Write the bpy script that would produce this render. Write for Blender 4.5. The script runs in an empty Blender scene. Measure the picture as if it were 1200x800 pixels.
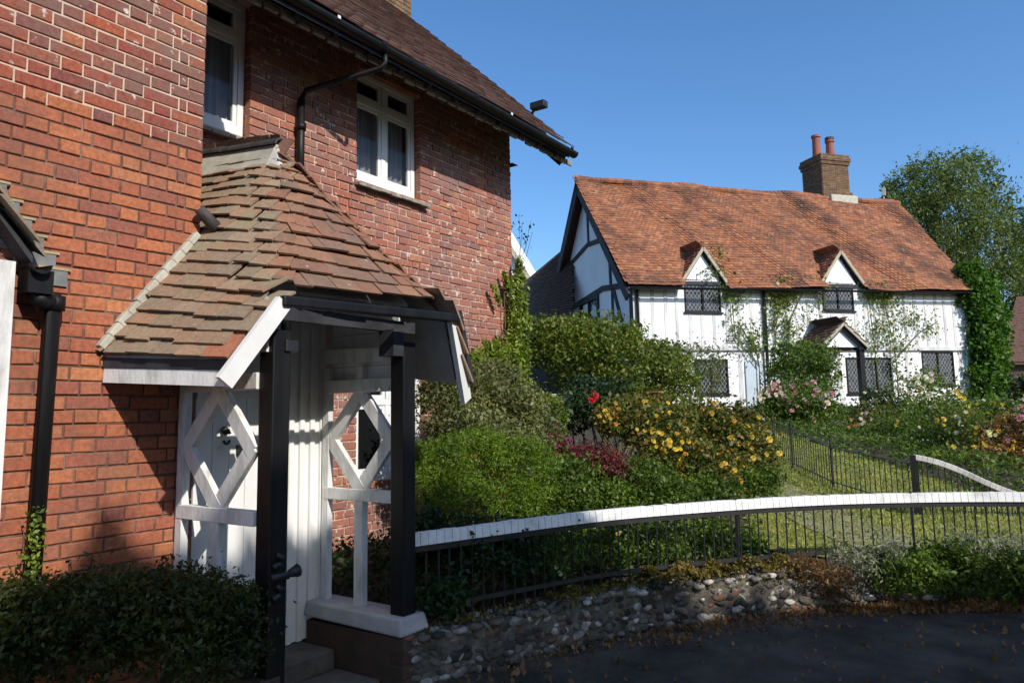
import bpy, math, random
import numpy as np
from mathutils import Matrix, Vector
R=math.radians
rng=np.random.default_rng(7); random.seed(7)
scene=bpy.context.scene; COL=scene.collection
# ------------------------------------------------------------ camera
F,PX,PY,EYE=880.,600.,375.,1.6
def nrm(v): return v/np.linalg.norm(v)
def cd(px,py): return np.array([px-PX,PY-py,F])
U_=nrm(np.cross(cd(1200,470),cd(600,480.5)))
if U_[1]<0: U_=-U_
T_=nrm(cd(1200,470)); X_=np.cross(T_,U_)
if X_[0]<0: X_=-X_
RM=np.array([X_,T_,U_]); CP=np.array([0,0,EYE])
cam=bpy.data.cameras.new('camera'); camo=bpy.data.objects.new('camera',cam); COL.objects.link(camo)
cam.sensor_width=36; cam.lens=F/1200*36; cam.shift_y=-25/1200; cam.clip_start=.05; cam.clip_end=2000
m=Matrix.Identity(4)
for i in range(3):
    m[i][0]=RM[i,0]; m[i][1]=RM[i,1]; m[i][2]=-RM[i,2]; m[i][3]=CP[i]
camo.matrix_world=m; scene.camera=camo
# ------------------------------------------------------------ light
SUN_EL=R(36); SAZ=nrm(np.array([.958,-.287,0])); PERP=nrm(np.array([.287,.958,0]))
w=bpy.data.worlds.new('World'); scene.world=w; w.use_nodes=True
nt=w.node_tree; bg=nt.nodes['Background']; sky=nt.nodes.new('ShaderNodeTexSky'); sky.sky_type='NISHITA'
sky.sun_disc=False; sky.sun_elevation=SUN_EL; sky.sun_rotation=math.atan2(SAZ[0],SAZ[1])
sky.air_density=1.0; sky.dust_density=.9; sky.ozone_density=5.0
hs=nt.nodes.new('ShaderNodeHueSaturation'); hs.inputs['Saturation'].default_value=1.14; nt.links.new(sky.outputs[0],hs.inputs['Color']); nt.links.new(hs.outputs[0],bg.inputs[0]); bg.inputs[1].default_value=.15
sl=bpy.data.lights.new('sun','SUN'); sl.energy=3.8; sl.angle=R(.5); sl.color=(1,.95,.87)
so=bpy.data.objects.new('sun',sl); COL.objects.link(so)
sd=Vector((SAZ[0]*math.cos(SUN_EL),SAZ[1]*math.cos(SUN_EL),math.sin(SUN_EL)))
so.rotation_euler=sd.to_track_quat('Z','Y').to_euler()
scene.view_settings.view_transform='Standard'; scene.view_settings.look='None'
scene.view_settings.exposure=0.36; scene.view_settings.gamma=1
# ------------------------------------------------------------ unprojection onto real planes
def ray(px,py): return RM@nrm(cd(px,py))
def onX(px,py,x): r=ray(px,py); return CP+r*(x/r[0])
def onY(px,py,y): r=ray(px,py); return CP+r*(y/r[1])
def at(px,py,z): r=nrm(cd(px,py)); return CP+(RM@r)*(z/r[2])
P0=at(747,480,24); CDIR=RM@nrm(cd(3600,428)); CDIR[2]=0; CDIR=nrm(CDIR); CN=np.array([CDIR[1],-CDIR[0],0])
GC=1.35
def CW(s,d,h): p=P0+CDIR*s-CN*d; return (p[0],p[1],h)
FENCE=[(-3.2,3.5),(-2.93,4.29),(-2.63,5.1),(-2.2,5.75),(-1.75,6.35),(-1.25,6.85),(-.6,7.3),(0,7.6),(1.2,8.0),(3,8.4),(8,9.2),(30,12)]
def seg_dist(p,C):
    best=(9e9,0)
    for i in range(len(C)-1):
        a=np.array(C[i]);b=np.array(C[i+1]);d=b-a;L=np.dot(d,d)
        t=min(1,max(0,np.dot(p-a,d)/L)); q=a+d*t; r=np.linalg.norm(p-q)
        if r<best[0]: best=(r,np.sign(d[0]*(p-a)[1]-d[1]*(p-a)[0]))
    return best[0]*best[1]
def ground(x,y):
    d=seg_dist(np.array([x,y]),FENCE)
    if d<=0: return 0.0
    return min(1.35,.28+.06*d) if d>.12 else .28*(d/.12)
def curve_pts(C,step,off=0):
    """points spaced along a smoothed plan curve with tangent; off = to the street side"""
    P=np.array(C,float)
    for _ in range(3):
        Q=[P[0]]
        for i in range(len(P)-1): Q+= [P[i]*.75+P[i+1]*.25,P[i]*.25+P[i+1]*.75]
        Q.append(P[-1]); P=np.array(Q)
    d=np.linalg.norm(np.diff(P,axis=0),axis=1); s=np.concatenate([[0],np.cumsum(d)])
    out=[]
    for t in np.arange(0,s[-1],step):
        x=np.interp(t,s,P[:,0]); y=np.interp(t,s,P[:,1]); x2=np.interp(t+.05,s,P[:,0])-np.interp(t-.05,s,P[:,0]); y2=np.interp(t+.05,s,P[:,1])-np.interp(t-.05,s,P[:,1])
        tn=nrm(np.array([x2,y2])); out.append((np.array([x+tn[1]*off,y-tn[0]*off]),tn))
    return out
# ------------------------------------------------------------ materials
def newmat(name):
    m=bpy.data.materials.new(name); m.use_nodes=True; t=m.node_tree; b=t.nodes['Principled BSDF']
    return m,t,b
def ramp(t,cols,pos=None,inp=None,interp='LINEAR'):
    r=t.nodes.new('ShaderNodeValToRGB'); r.color_ramp.interpolation=interp; e=r.color_ramp.elements
    while len(e)<len(cols): e.new(.5)
    for i,c in enumerate(cols):
        e[i].position=pos[i] if pos else i/(len(cols)-1); e[i].color=(*c,1) if len(c)==3 else c
    if inp: t.links.new(inp,r.inputs[0])
    return r
def noise(t,scale,detail=4,rough=.6,vec=None,stretch=None):
    tc=t.nodes.new('ShaderNodeTexCoord'); n=t.nodes.new('ShaderNodeTexNoise')
    n.inputs['Scale'].default_value=scale; n.inputs['Detail'].default_value=detail; n.inputs['Roughness'].default_value=rough
    src=tc.outputs['Object']
    if stretch:
        mp=t.nodes.new('ShaderNodeMapping'); mp.inputs['Scale'].default_value=stretch; t.links.new(src,mp.inputs[0]); src=mp.outputs[0]
    t.links.new(src,n.inputs['Vector']); return n
def mix(t,a,b,f,mode='MIX'):
    x=t.nodes.new('ShaderNodeMix'); x.data_type='RGBA'; x.blend_type=mode
    for v,i in ((a,6),(b,7)):
        if isinstance(v,tuple): x.inputs[i].default_value=(*v,1)
        else: t.links.new(v,x.inputs[i])
    if isinstance(f,(int,float)): x.inputs[0].default_value=f
    else: t.links.new(f,x.inputs[0])
    return x.outputs[2]
def bump(t,b,h,strength=.4,dist=.01):
    bp=t.nodes.new('ShaderNodeBump'); bp.inputs['Strength'].default_value=strength; bp.inputs['Distance'].default_value=dist
    t.links.new(h,bp.inputs['Height']); t.links.new(bp.outputs[0],b.inputs['Normal'])
def m_plain(name,c1,c2,scale=8,rough=.7,bs=.3,bd=.005,metal=0,stretch=None,spec=.4,lo=.35,hi=.65):
    m,t,b=newmat(name); n=noise(t,scale,6,.65,stretch=stretch); r=ramp(t,[c1,c2],[lo,hi],n.outputs[0])
    t.links.new(r.outputs[0],b.inputs['Base Color']); b.inputs['Roughness'].default_value=rough; b.inputs['Metallic'].default_value=metal
    b.inputs['Specular IOR Level'].default_value=spec
    n2=noise(t,scale*5,5,.7,stretch=stretch); bump(t,b,n2.outputs[0],bs,bd); return m
def m_island(name,cols,pos=None,rough=.85,dirt=None,dscale=6,dlo=.45,dhi=.7,specks=None,sscale=30,slo=.68,shi=.74,bs=.6,bd=.004,n1=.25,spec=.2):
    m,t,b=newmat(name); g=t.nodes.new('ShaderNodeNewGeometry')
    r=ramp(t,cols,pos,g.outputs['Random Per Island'])
    nn=noise(t,40,5,.7); v=ramp(t,[(1-n1,)*3,(1+n1,)*3],[.3,.7],nn.outputs[0])
    c=mix(t,r.outputs[0],v.outputs[0],1.0,'MULTIPLY')
    if dirt:
        d=noise(t,dscale,6,.7); f=ramp(t,[(0,0,0),(1,1,1)],[dlo,dhi],d.outputs[0]); c=mix(t,c,dirt,f.outputs[0])
    if specks:
        d=noise(t,sscale,3,.6); f=ramp(t,[(0,0,0),(1,1,1)],[slo,shi],d.outputs[0]); c=mix(t,c,specks,f.outputs[0])
    t.links.new(c,b.inputs['Base Color']); b.inputs['Roughness'].default_value=rough; b.inputs['Specular IOR Level'].default_value=spec
    bump(t,b,nn.outputs[0],bs,bd); return m
def m_leaf(name,cols,pos=None,rough=.5,tr=.3,spec=.35):
    m,t,b=newmat(name); g=t.nodes.new('ShaderNodeNewGeometry'); r=ramp(t,cols,pos,g.outputs['Random Per Island'])
    pn=noise(t,2.6,3,.6); pv=ramp(t,[(.62,.66,.7),(1.35,1.28,1.05)],[.36,.66],pn.outputs[0]); cc=mix(t,r.outputs[0],pv.outputs[0],1.0,'MULTIPLY')
    t.links.new(cc,b.inputs['Base Color']); b.inputs['Roughness'].default_value=rough; b.inputs['Specular IOR Level'].default_value=spec
    tl=t.nodes.new('ShaderNodeBsdfTranslucent'); bright=mix(t,cc,(1.4,1.5,.45),1.0,'MULTIPLY'); t.links.new(bright,tl.inputs[0])
    ms=t.nodes.new('ShaderNodeMixShader'); ms.inputs[0].default_value=tr
    t.links.new(b.outputs[0],ms.inputs[1]); t.links.new(tl.outputs[0],ms.inputs[2]); t.links.new(ms.outputs[0],t.nodes['Material Output'].inputs[0]); return m
M={}
M['brick_lower']=m_island('brick_lower',[(.31,.10,.058),(.36,.12,.062),(.42,.15,.07),(.34,.11,.062),(.26,.095,.068),(.44,.175,.08)],dirt=(.17,.085,.06),dscale=2.2,dlo=.46,dhi=.75,specks=(.66,.60,.54),sscale=13,slo=.73,shi=.79,n1=.32)
M['brick_upper']=m_island('brick_upper',[(.20,.065,.05),(.27,.075,.045),(.17,.075,.065),(.34,.085,.04),(.22,.10,.07),(.25,.06,.045),(.38,.14,.06)],dirt=(.19,.12,.095),dscale=3,specks=(.62,.52,.45),sscale=15,slo=.65,shi=.73,n1=.38)
M['brick_back']=m_island('brick_back',[(.27,.10,.07),(.36,.13,.08),(.24,.11,.095),(.38,.14,.085),(.31,.12,.09),(.42,.18,.09)],dirt=(.24,.14,.12),dscale=2,specks=(.62,.5,.4),sscale=14,slo=.62,shi=.70)
M['brick_chim']=m_island('brick_chim',[(.15,.095,.055),(.20,.13,.07),(.11,.07,.05),(.17,.10,.055)])
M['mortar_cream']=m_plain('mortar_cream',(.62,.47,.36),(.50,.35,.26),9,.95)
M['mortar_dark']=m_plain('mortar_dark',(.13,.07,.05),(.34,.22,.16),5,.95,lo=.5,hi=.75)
M['mortar_mid']=m_plain('mortar_mid',(.34,.22,.17),(.60,.46,.36),7,.95,lo=.38,hi=.6)
M['tile_porch']=m_island('tile_porch',[(.24,.175,.115),(.30,.215,.14),(.26,.17,.11),(.22,.175,.125),(.31,.18,.11),(.28,.21,.145)],dirt=(.22,.21,.14),dscale=5,dlo=.52,dhi=.72,specks=(.42,.4,.34),sscale=22,slo=.70,shi=.76)
M['tile_hip']=m_island('tile_hip',[(.21,.12,.08),(.27,.14,.085),(.23,.11,.07),(.19,.12,.09),(.29,.15,.085)],dirt=(.14,.10,.07),dscale=5,dlo=.5,dhi=.72,specks=(.42,.38,.32),sscale=22,slo=.68,shi=.75)
M['tile_red']=m_island('tile_red',[(.30,.12,.07),(.34,.14,.08)])
M['tile_house']=m_island('tile_house',[(.085,.05,.04),(.13,.065,.05),(.10,.07,.055),(.16,.07,.045)],dirt=(.12,.11,.07),dscale=4,dlo=.55,dhi=.8)
M['tile_cottage']=m_island('tile_cottage',[(.22,.088,.046),(.31,.122,.056),(.26,.105,.058),(.17,.08,.055),(.36,.165,.08),(.28,.10,.048)],dirt=(.095,.05,.036),dscale=.85,dlo=.47,dhi=.66,specks=(.42,.28,.17),sscale=5,slo=.66,shi=.74,n1=.4)
M['tile_dark']=m_island('tile_dark',[(.07,.045,.035),(.11,.06,.045),(.09,.06,.045)])
M['ridge']=m_plain('ridge_tile',(.03,.028,.03),(.07,.06,.055),12,.7)
M['lime']=m_plain('lime_mortar',(.36,.34,.27),(.52,.49,.40),9,.9)
M['lead']=m_plain('lead',(.13,.135,.14),(.21,.21,.2),10,.6)
M['lead_sand']=m_plain('lead_sand',(.30,.24,.13),(.42,.34,.2),10,.9)
M['white']=m_plain('white_paint',(.80,.80,.78),(.70,.69,.66),5,.55,.15,.003,lo=.3,hi=.75)
M['white_worn']=m_plain('white_worn',(.74,.73,.70),(.36,.34,.30),9,.75,.7,.006,stretch=(1,1,.3),lo=.48,hi=.78)
M['rail_white']=m_plain('rail_white',(.80,.80,.78),(.40,.39,.35),7,.7,.5,.004,lo=.5,hi=.82)
M['black']=m_plain('black_paint',(.003,.003,.0035),(.010,.009,.009),10,.5,.5,.004,spec=.3,stretch=(1,1,.12))
M['iron']=m_plain('iron',(.012,.012,.014),(.025,.024,.024),10,.5,.2,.002,spec=.5)
M['dark_timber']=m_plain('dark_timber',(.016,.017,.022),(.045,.045,.05),6,.75,.5,.006)
M['oak_grey']=m_plain('oak_grey',(.16,.15,.13),(.33,.30,.25),8,.85,.5,.006)
M['barge_pale']=m_plain('barge_pale',(.34,.30,.22),(.44,.38,.28),6,.8)
M['render_w']=m_plain('limewash',(.84,.84,.83),(.70,.69,.66),1.6,.85,.3,.01,stretch=(1,1,.25),lo=.45,hi=.8)
M['stud']=m_plain('limewashed_stud',(.66,.65,.62),(.36,.35,.33),3.5,.85,.4,.006,stretch=(1,1,.3),lo=.4,hi=.72)
M['rail_grey']=m_plain('rail_grey',(.62,.60,.58),(.48,.46,.44),14,.7)
M['sill']=m_plain('sill',(.18,.16,.13),(.34,.31,.26),12,.9,.6,.006)
M['asphalt']=m_plain('asphalt',(.042,.033,.025),(.10,.082,.062),2.2,.92,1.0,.012,spec=.12)
M['step']=m_plain('worn_step',(.07,.06,.05),(.15,.135,.115),5,.9,.8,.008)
M['soil']=m_plain('soil',(.035,.025,.016),(.07,.05,.03),5,.95,.8,.02)
M['path']=m_plain('path',(.19,.18,.08),(.28,.25,.14),6,.95,.6,.01)
M['stonepale']=m_plain('stone_pale',(.40,.39,.37),(.56,.55,.5),10,.9,.6,.01)
M['stone_cop']=m_plain('plinth_stone',(.38,.36,.36),(.50,.48,.46),5,.9,.5,.01)
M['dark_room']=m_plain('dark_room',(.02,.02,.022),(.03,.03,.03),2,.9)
M['leading']=m_plain('leading',(.18,.19,.20),(.34,.35,.36),6,.5)
M['curtain']=m_plain('curtain',(.55,.58,.62),(.7,.72,.75),4,.9)
M['soffit']=m_plain('soffit',(.30,.29,.28),(.40,.39,.37),5,.8)
M['door_blue']=m_plain('door_blue',(.42,.50,.54),(.50,.58,.62),3,.6)
M['post_brown']=m_plain('post_brown',(.22,.09,.04),(.30,.13,.06),9,.85)
M['bark']=m_plain('bark',(.10,.08,.06),(.20,.17,.13),9,.9,.7,.01)
M['bark_birch']=m_plain('bark_birch',(.30,.29,.26),(.5,.48,.44),6,.9)
M['stem']=m_plain('stem',(.06,.07,.03),(.12,.10,.05),12,.8)
M['pot']=m_plain('chimney_pot',(.24,.075,.05),(.32,.11,.07),6,.8)
M['flint']=m_island('flint',[(.022,.021,.02),(.06,.055,.048),(.13,.118,.098),(.18,.162,.135),(.09,.075,.056),(.17,.075,.045),(.24,.22,.19),(.46,.43,.38)],[0,.18,.34,.5,.62,.70,.80,1],dirt=(.06,.055,.04),dscale=4,dlo=.46,dhi=.66,n1=.45)
M['brick_plinth']=m_island('brick_plinth',[(.06,.038,.03),(.10,.058,.042),(.08,.055,.042)],dirt=(.04,.045,.03),dscale=5)
M['mortar_flint']=m_plain('mortar_flint',(.045,.038,.03),(.16,.14,.11),6,.95,.8,.01,lo=.4,hi=.62)
M['moss']=m_leaf('moss',[(.10,.065,.010),(.17,.12,.016),(.11,.105,.016),(.14,.08,.02)],tr=.1)
def m_glass():
    m,t,b=newmat('window_glass'); b.inputs['Base Color'].default_value=(.02,.022,.025,1); b.inputs['Roughness'].default_value=.04
    b.inputs['Specular IOR Level'].default_value=.6; b.inputs['Alpha'].default_value=.45
    n=noise(t,2.5,2,.5); bump(t,b,n.outputs[0],.15,.02); return m
M['glass']=m_glass()
def m_glass_old():
    m,t,b=newmat('lattice_glass'); b.inputs['Base Color'].default_value=(.03,.036,.045,1); b.inputs['Roughness'].default_value=.12
    n=noise(t,5,2,.5); bump(t,b,n.outputs[0],.5,.03); return m
M['glass_old']=m_glass_old()
def m_grass():
    m,t,b=newmat('lawn_grass'); n=noise(t,1.2,8,.75); r=ramp(t,[(.20,.22,.05),(.31,.31,.08),(.42,.38,.15)],[.3,.5,.72],n.outputs[0])
    w=t.nodes.new('ShaderNodeTexWave'); tc=t.nodes.new('ShaderNodeTexCoord'); w.inputs['Scale'].default_value=.45; w.inputs['Distortion'].default_value=1.5
    t.links.new(tc.outputs['Object'],w.inputs[0]); v=ramp(t,[(.82,)*3,(1.1,)*3],[0,1],w.outputs[0])
    c=mix(t,r.outputs[0],v.outputs[0],1.0,'MULTIPLY'); t.links.new(c,b.inputs['Base Color']); b.inputs['Roughness'].default_value=.9; b.inputs['Specular IOR Level'].default_value=.1
    n2=noise(t,30,6,.8); bump(t,b,n2.outputs[0],.9,.04); return m
M['grass']=m_grass()
LM=dict(
 mid=[(.045,.085,.010),(.08,.14,.016),(.13,.19,.028),(.06,.11,.014)],
 bright=[(.065,.12,.008),(.11,.19,.012),(.17,.25,.022),(.08,.15,.012)],
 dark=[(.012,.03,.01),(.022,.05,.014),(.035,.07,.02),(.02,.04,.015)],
 hedge=[(.05,.085,.012),(.09,.145,.016),(.14,.20,.022),(.20,.19,.04),(.06,.11,.014)],
 lowhedge=[(.022,.035,.008),(.04,.06,.012),(.06,.08,.018),(.07,.06,.02)],  # darkened greens put the hedge's deep shade into its leaf colour
 grey=[(.10,.13,.05),(.15,.18,.07),(.20,.21,.09),(.13,.12,.05)],
 dome=[(.09,.13,.015),(.13,.17,.02),(.10,.14,.02)],
 golden=[(.05,.10,.015),(.10,.14,.02),(.16,.14,.03),(.20,.13,.04),(.06,.11,.02)],
 climber=[(.11,.18,.02),(.19,.27,.03),(.27,.32,.06),(.13,.20,.03)],
 ivy=[(.04,.10,.010),(.075,.17,.016),(.11,.21,.026)],
 tree=[(.07,.105,.028),(.11,.155,.04),(.17,.21,.065),(.08,.12,.03)],
 silver=[(.22,.24,.20),(.30,.31,.27),(.36,.36,.30),(.20,.21,.15)],
 rust=[(.16,.07,.02),(.24,.12,.04),(.12,.05,.02),(.10,.10,.03)],
 redleaf=[(.10,.02,.02),(.16,.03,.04),(.08,.05,.02),(.20,.04,.08)],
 litter=[(.20,.09,.035),(.30,.15,.06),(.14,.07,.03),(.36,.22,.11)],
 rose=[(.06,.11,.02),(.11,.18,.03),(.18,.23,.05),(.22,.18,.07)])
for k,v in LM.items(): M['l_'+k]=m_leaf('leaf_'+k,v)
for k,c in dict(yellow=((.75,.50,.04),(.85,.68,.15)),orange=((.75,.30,.03),(.8,.45,.08)),cream=((.8,.75,.45),(.8,.78,.6)),pink=((.62,.22,.38),(.75,.42,.5)),pale=((.75,.6,.6),(.8,.72,.7)),red=((.5,.01,.02),(.65,.03,.04)),white=((.8,.8,.75),(.75,.72,.68)),crimson=((.22,.02,.06),(.35,.05,.12))).items():
    M['f_'+k]=m_leaf('petal_'+k,list(c),tr=.35)
# ------------------------------------------------------------ mesh builder
def wloc(o):
    v=Vector((0,0,0))
    while o is not None: v=v+o.location; o=o.parent
    return v
def link(name,me,parent,loc=(0,0,0)):
    o=bpy.data.objects.new(name,me); COL.objects.link(o); o.location=loc
    if parent is not None: o.parent=parent
    return o
def tag(o,label=None,cat=None,group=None,kind=None):
    for k,v in (('label',label),('category',cat),('group',group),('kind',kind)):
        if v: o[k]=v
    return o
def thing(name,label,cat,loc,group=None):
    o=bpy.data.objects.new(name,None); COL.objects.link(o); o.location=loc; o.empty_display_size=.1
    return tag(o,label,cat,group)
class MB:
    def __init__(s): s.v=[]; s.f=[]
    def add(s,vs,fs):
        b=len(s.v); s.v+= [tuple(map(float,v)) for v in vs]; s.f+= [tuple(b+i for i in f) for f in fs]; return s
    def hexa(s,v): return s.add(v,[(0,3,2,1),(4,5,6,7),(0,1,5,4),(1,2,6,5),(2,3,7,6),(3,0,4,7)])
    def box(s,a,b):
        (x0,y0,z0),(x1,y1,z1)=a,b
        return s.hexa([(x0,y0,z0),(x1,y0,z0),(x1,y1,z0),(x0,y1,z0),(x0,y0,z1),(x1,y0,z1),(x1,y1,z1),(x0,y1,z1)])
    def beam(s,a,b,w,h,side=None):
        """bar from a to b; side = direction of width w; h in the third direction"""
        a=np.array(a,float); b=np.array(b,float); d=nrm(b-a)
        sdv=np.array(side if side is not None else (0,0,1),float)
        if abs(np.dot(sdv,d))>.98: sdv=np.array([1.,0,0])
        u=nrm(np.cross(np.cross(d,sdv),d)); v=np.cross(d,u)
        q=[]
        for p in (a,b):
            q+=[p-u*w/2-v*h/2,p+u*w/2-v*h/2,p+u*w/2+v*h/2,p-u*w/2+v*h/2]
        return s.hexa(q)
    def tube(s,pts,r,n=8,cap=True):
        pts=[np.array(p,float) for p in pts]; rs=r if hasattr(r,'__len__') else [r]*len(pts); rings=[]
        b=len(s.v)
        up=None
        for i,p in enumerate(pts):
            d=nrm(pts[min(i+1,len(pts)-1)]-pts[max(i-1,0)])
            if up is None: up=np.array([0,0,1.]) if abs(d[2])<.9 else np.array([1.,0,0])
            u=nrm(np.cross(d,up)); v=np.cross(u,d)
            for k in range(n):
                a=2*math.pi*k/n; s.v.append(tuple(p+rs[i]*(u*math.cos(a)+v*math.sin(a))))
        for i in range(len(pts)-1):
            for k in range(n):
                a=b+i*n+k; c=b+i*n+(k+1)%n; s.f.append((a,c,c+n,a+n))
        if cap:
            s.f.append(tuple(b+k for k in range(n))[::-1]); s.f.append(tuple(b+(len(pts)-1)*n+k for k in range(n)))
        return s
    def prism(s,poly,axis):
        n=len(poly); ax=np.array(axis,float)
        p=[np.array(q,float) for q in poly]
        return s.add(p+[q+ax for q in p],[tuple(range(n))[::-1],tuple(range(n,2*n))]+[(i,(i+1)%n,n+(i+1)%n,n+i) for i in range(n)])
    def build(s,name,mat,parent=None,label=None,smooth=False,bev=0):
        me=bpy.data.meshes.new(name); off=wloc(parent) if parent else Vector((0,0,0))
        v=np.array(s.v)-np.array(off)
        me.from_pydata(v.tolist(),[],s.f); me.materials.append(mat); me.update()
        if smooth: me.polygons.foreach_set('use_smooth',[True]*len(me.polygons))
        o=link(name,me,parent)
        if bev:
            md=o.modifiers.new('bevel','BEVEL'); md.width=bev; md.segments=2; md.limit_method='ANGLE'
        if label: o['label']=label
        return o
# ------------------------------------------------------------ leaves
def leaf_mesh(name,P,size,mat,parent,aspect=.55,up=.3,svar=.45,Nrm=None,nb=0):
    P=np.asarray(P,float); n=len(P)
    a=rng.normal(size=(n,3)); a[:,2]-=up*.6; a/=np.linalg.norm(a,axis=1)[:,None]
    q=rng.normal(size=(n,3)); q[:,2]+=up
    if Nrm is not None: q=q*(1-nb)+Nrm*nb*2
    b=np.cross(a,q); b/=np.linalg.norm(b,axis=1)[:,None]+1e-9; c=np.cross(a,b)
    L=(size*(1+svar*rng.normal(size=n))).clip(size*.4,size*1.8)[:,None]; W=L*aspect*.5
    v=np.empty((n,4,3)); v[:,0]=P-a*L*.5; v[:,1]=P+b*W+c*W*.3; v[:,2]=P+a*L*.5; v[:,3]=P-b*W+c*W*.3
    v=v.reshape(-1,3)
    off=np.array(wloc(parent)) if parent else 0
    v=v-off
    me=bpy.data.meshes.new(name); me.vertices.add(4*n); me.vertices.foreach_set('co',v.astype(np.float32).ravel())
    me.loops.add(4*n); me.loops.foreach_set('vertex_index',np.arange(4*n,dtype=np.int32))
    me.polygons.add(n); me.polygons.foreach_set('loop_start',np.arange(0,4*n,4,dtype=np.int32)); me.polygons.foreach_set('loop_total',np.full(n,4,dtype=np.int32))
    me.materials.append(mat); me.update(calc_edges=True)
    return link(name,me,parent)
def blob(c,r,n,k=None,fill=.35,cl=.22,floor=None,top=True):
    c=np.array(c,float); r=np.array(r,float) if hasattr(r,'__len__') else np.array([r]*3,float)
    k=k or max(6,n//45)
    d=rng.normal(size=(k,3)); d/=np.linalg.norm(d,axis=1)[:,None]
    if top: d[:,2]=np.where(d[:,2]<-.5,-d[:,2],d[:,2])
    cc=c+d*r*(.72+.26*rng.random((k,1)))
    n1=int(n*(1-fill)); idx=rng.integers(0,k,n1)
    p1=cc[idx]+rng.normal(size=(n1,3))*cl*r*(.5+.8*rng.random(k))[idx][:,None]
    n2=n-n1; e=rng.normal(size=(n2,3)); e/=np.linalg.norm(e,axis=1)[:,None]; p2=c+e*r*(rng.random((n2,1))**.4)*.9
    p=np.vstack([p1,p2])
    if cl>.12:
        ks=max(5,n//160); ds=rng.normal(size=(ks,3)); ds[:,2]=np.abs(ds[:,2])+.2; ds/=np.linalg.norm(ds,axis=1)[:,None]; m_=12
        t_=rng.uniform(.9,1.22,(ks,m_,1)); ps=(c+ds[:,None,:]*r*t_).reshape(-1,3)+rng.normal(size=(ks*m_,3))*np.min(r)*.035; p=np.vstack([p,ps])
    if floor is not None: p=p[p[:,2]>floor]
    return p
FL={}
def flower_mesh(kind,r):
    key=(kind,round(r,3))
    if key in FL: return FL[key]
    vs=[];fs=[]
    for ring,(rr,h,k) in enumerate(((1,.15,6),(.7,.45,5),(.4,.6,4))):
        for i in range(k):
            a=2*math.pi*(i/k)+ring*.5; w=.55*rr; ca,sa=math.cos(a),math.sin(a); b=len(vs)
            vs+=[(0,0,0),(r*(ca*rr*.6-sa*w),r*(sa*rr*.6+ca*w),r*h*.7),(r*ca*rr,r*sa*rr,r*h),(r*(ca*rr*.6+sa*w),r*(sa*rr*.6-ca*w),r*h*.7)]
            fs.append((b,b+1,b+2,b+3))
    me=bpy.data.meshes.new('flower'); me.from_pydata(vs,[],fs); me.materials.append(M['f_'+kind]); me.update(); FL[key]=me
    return me
def flowers(parent,pts,kind,r,name='flower'):
    off=wloc(parent)
    for p in pts:
        o=link(name,flower_mesh(kind,r),parent,Vector(p)-off)
        dr=Vector(CP-np.array(p)).normalized()+Vector((random.uniform(-.6,.6),random.uniform(-.6,.6),random.uniform(0,1)))
        q=dr.to_track_quat('Z','Y'); o.rotation_euler=q.to_euler(); s=random.uniform(.7,1.25); o.scale=(s,s,s)
def stems(parent,base,tops,r=.012,name='stem',mat='stem'):
    mb=MB()
    for t in tops:
        b=np.array(base)+rng.normal(size=3)*np.array([.08,.08,0]); t=np.array(t); mid=(b+t)/2+rng.normal(size=3)*.06
        mb.tube([b,mid,t],[r,r*.75,r*.4],5)
    return mb.build(name,M[mat],parent)
def shrub(name,label,cat,blobs,n,size,leaf,group=None,aspect=.55,fl=None,fill=.35,cl=.22,stem=True,up=.3):
    """blobs: list of (centre, radii)"""
    c0=np.mean([b[0] for b in blobs],axis=0); gx=ground(c0[0],c0[1])
    base=(c0[0],c0[1],gx); t=thing(name,label,cat,base,group)
    vol=np.array([np.prod(np.array(b[1]) if hasattr(b[1],'__len__') else [b[1]]*3)**(2/3) for b in blobs]); vol/=vol.sum()
    P=np.vstack([blob(b[0],b[1],int(n*v),fill=fill,cl=cl,floor=gx-.05) for b,v in zip(blobs,vol)])
    leaf_mesh('foliage',P,size,M['l_'+leaf],t,aspect,up)
    if stem: stems(t,base,[b[0] for b in blobs for _ in range(2)],r=.018)
    for kind,cnt,r in (fl or []):
        toward=nrm(CP-c0)
        Q=P[rng.integers(0,len(P),cnt*6)]
        sc=(Q-c0)@toward+ (Q[:,2]-c0[2])*.8; Q=Q[np.argsort(-sc)][:int(cnt*2.2)]
        Q=Q[rng.permutation(len(Q))[:cnt]]+toward*size*.6; nc=max(1,cnt//4); Q[nc:]=np.where(rng.random((len(Q)-nc,1))<.65,Q[rng.integers(0,nc,len(Q)-nc)]+rng.normal(size=(len(Q)-nc,3))*r*1.8,Q[nc:])
        flowers(t,Q,kind,r)
    return t
def pb(px,py,z,rx,ry,rd=None):
    """a blob given by pixel centre, depth and pixel radii"""
    c=at(px,py,z); k=z/F; a=rx*k; return (c,(a if rd is None else rd,a if rd is None else rd,ry*k))
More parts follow.
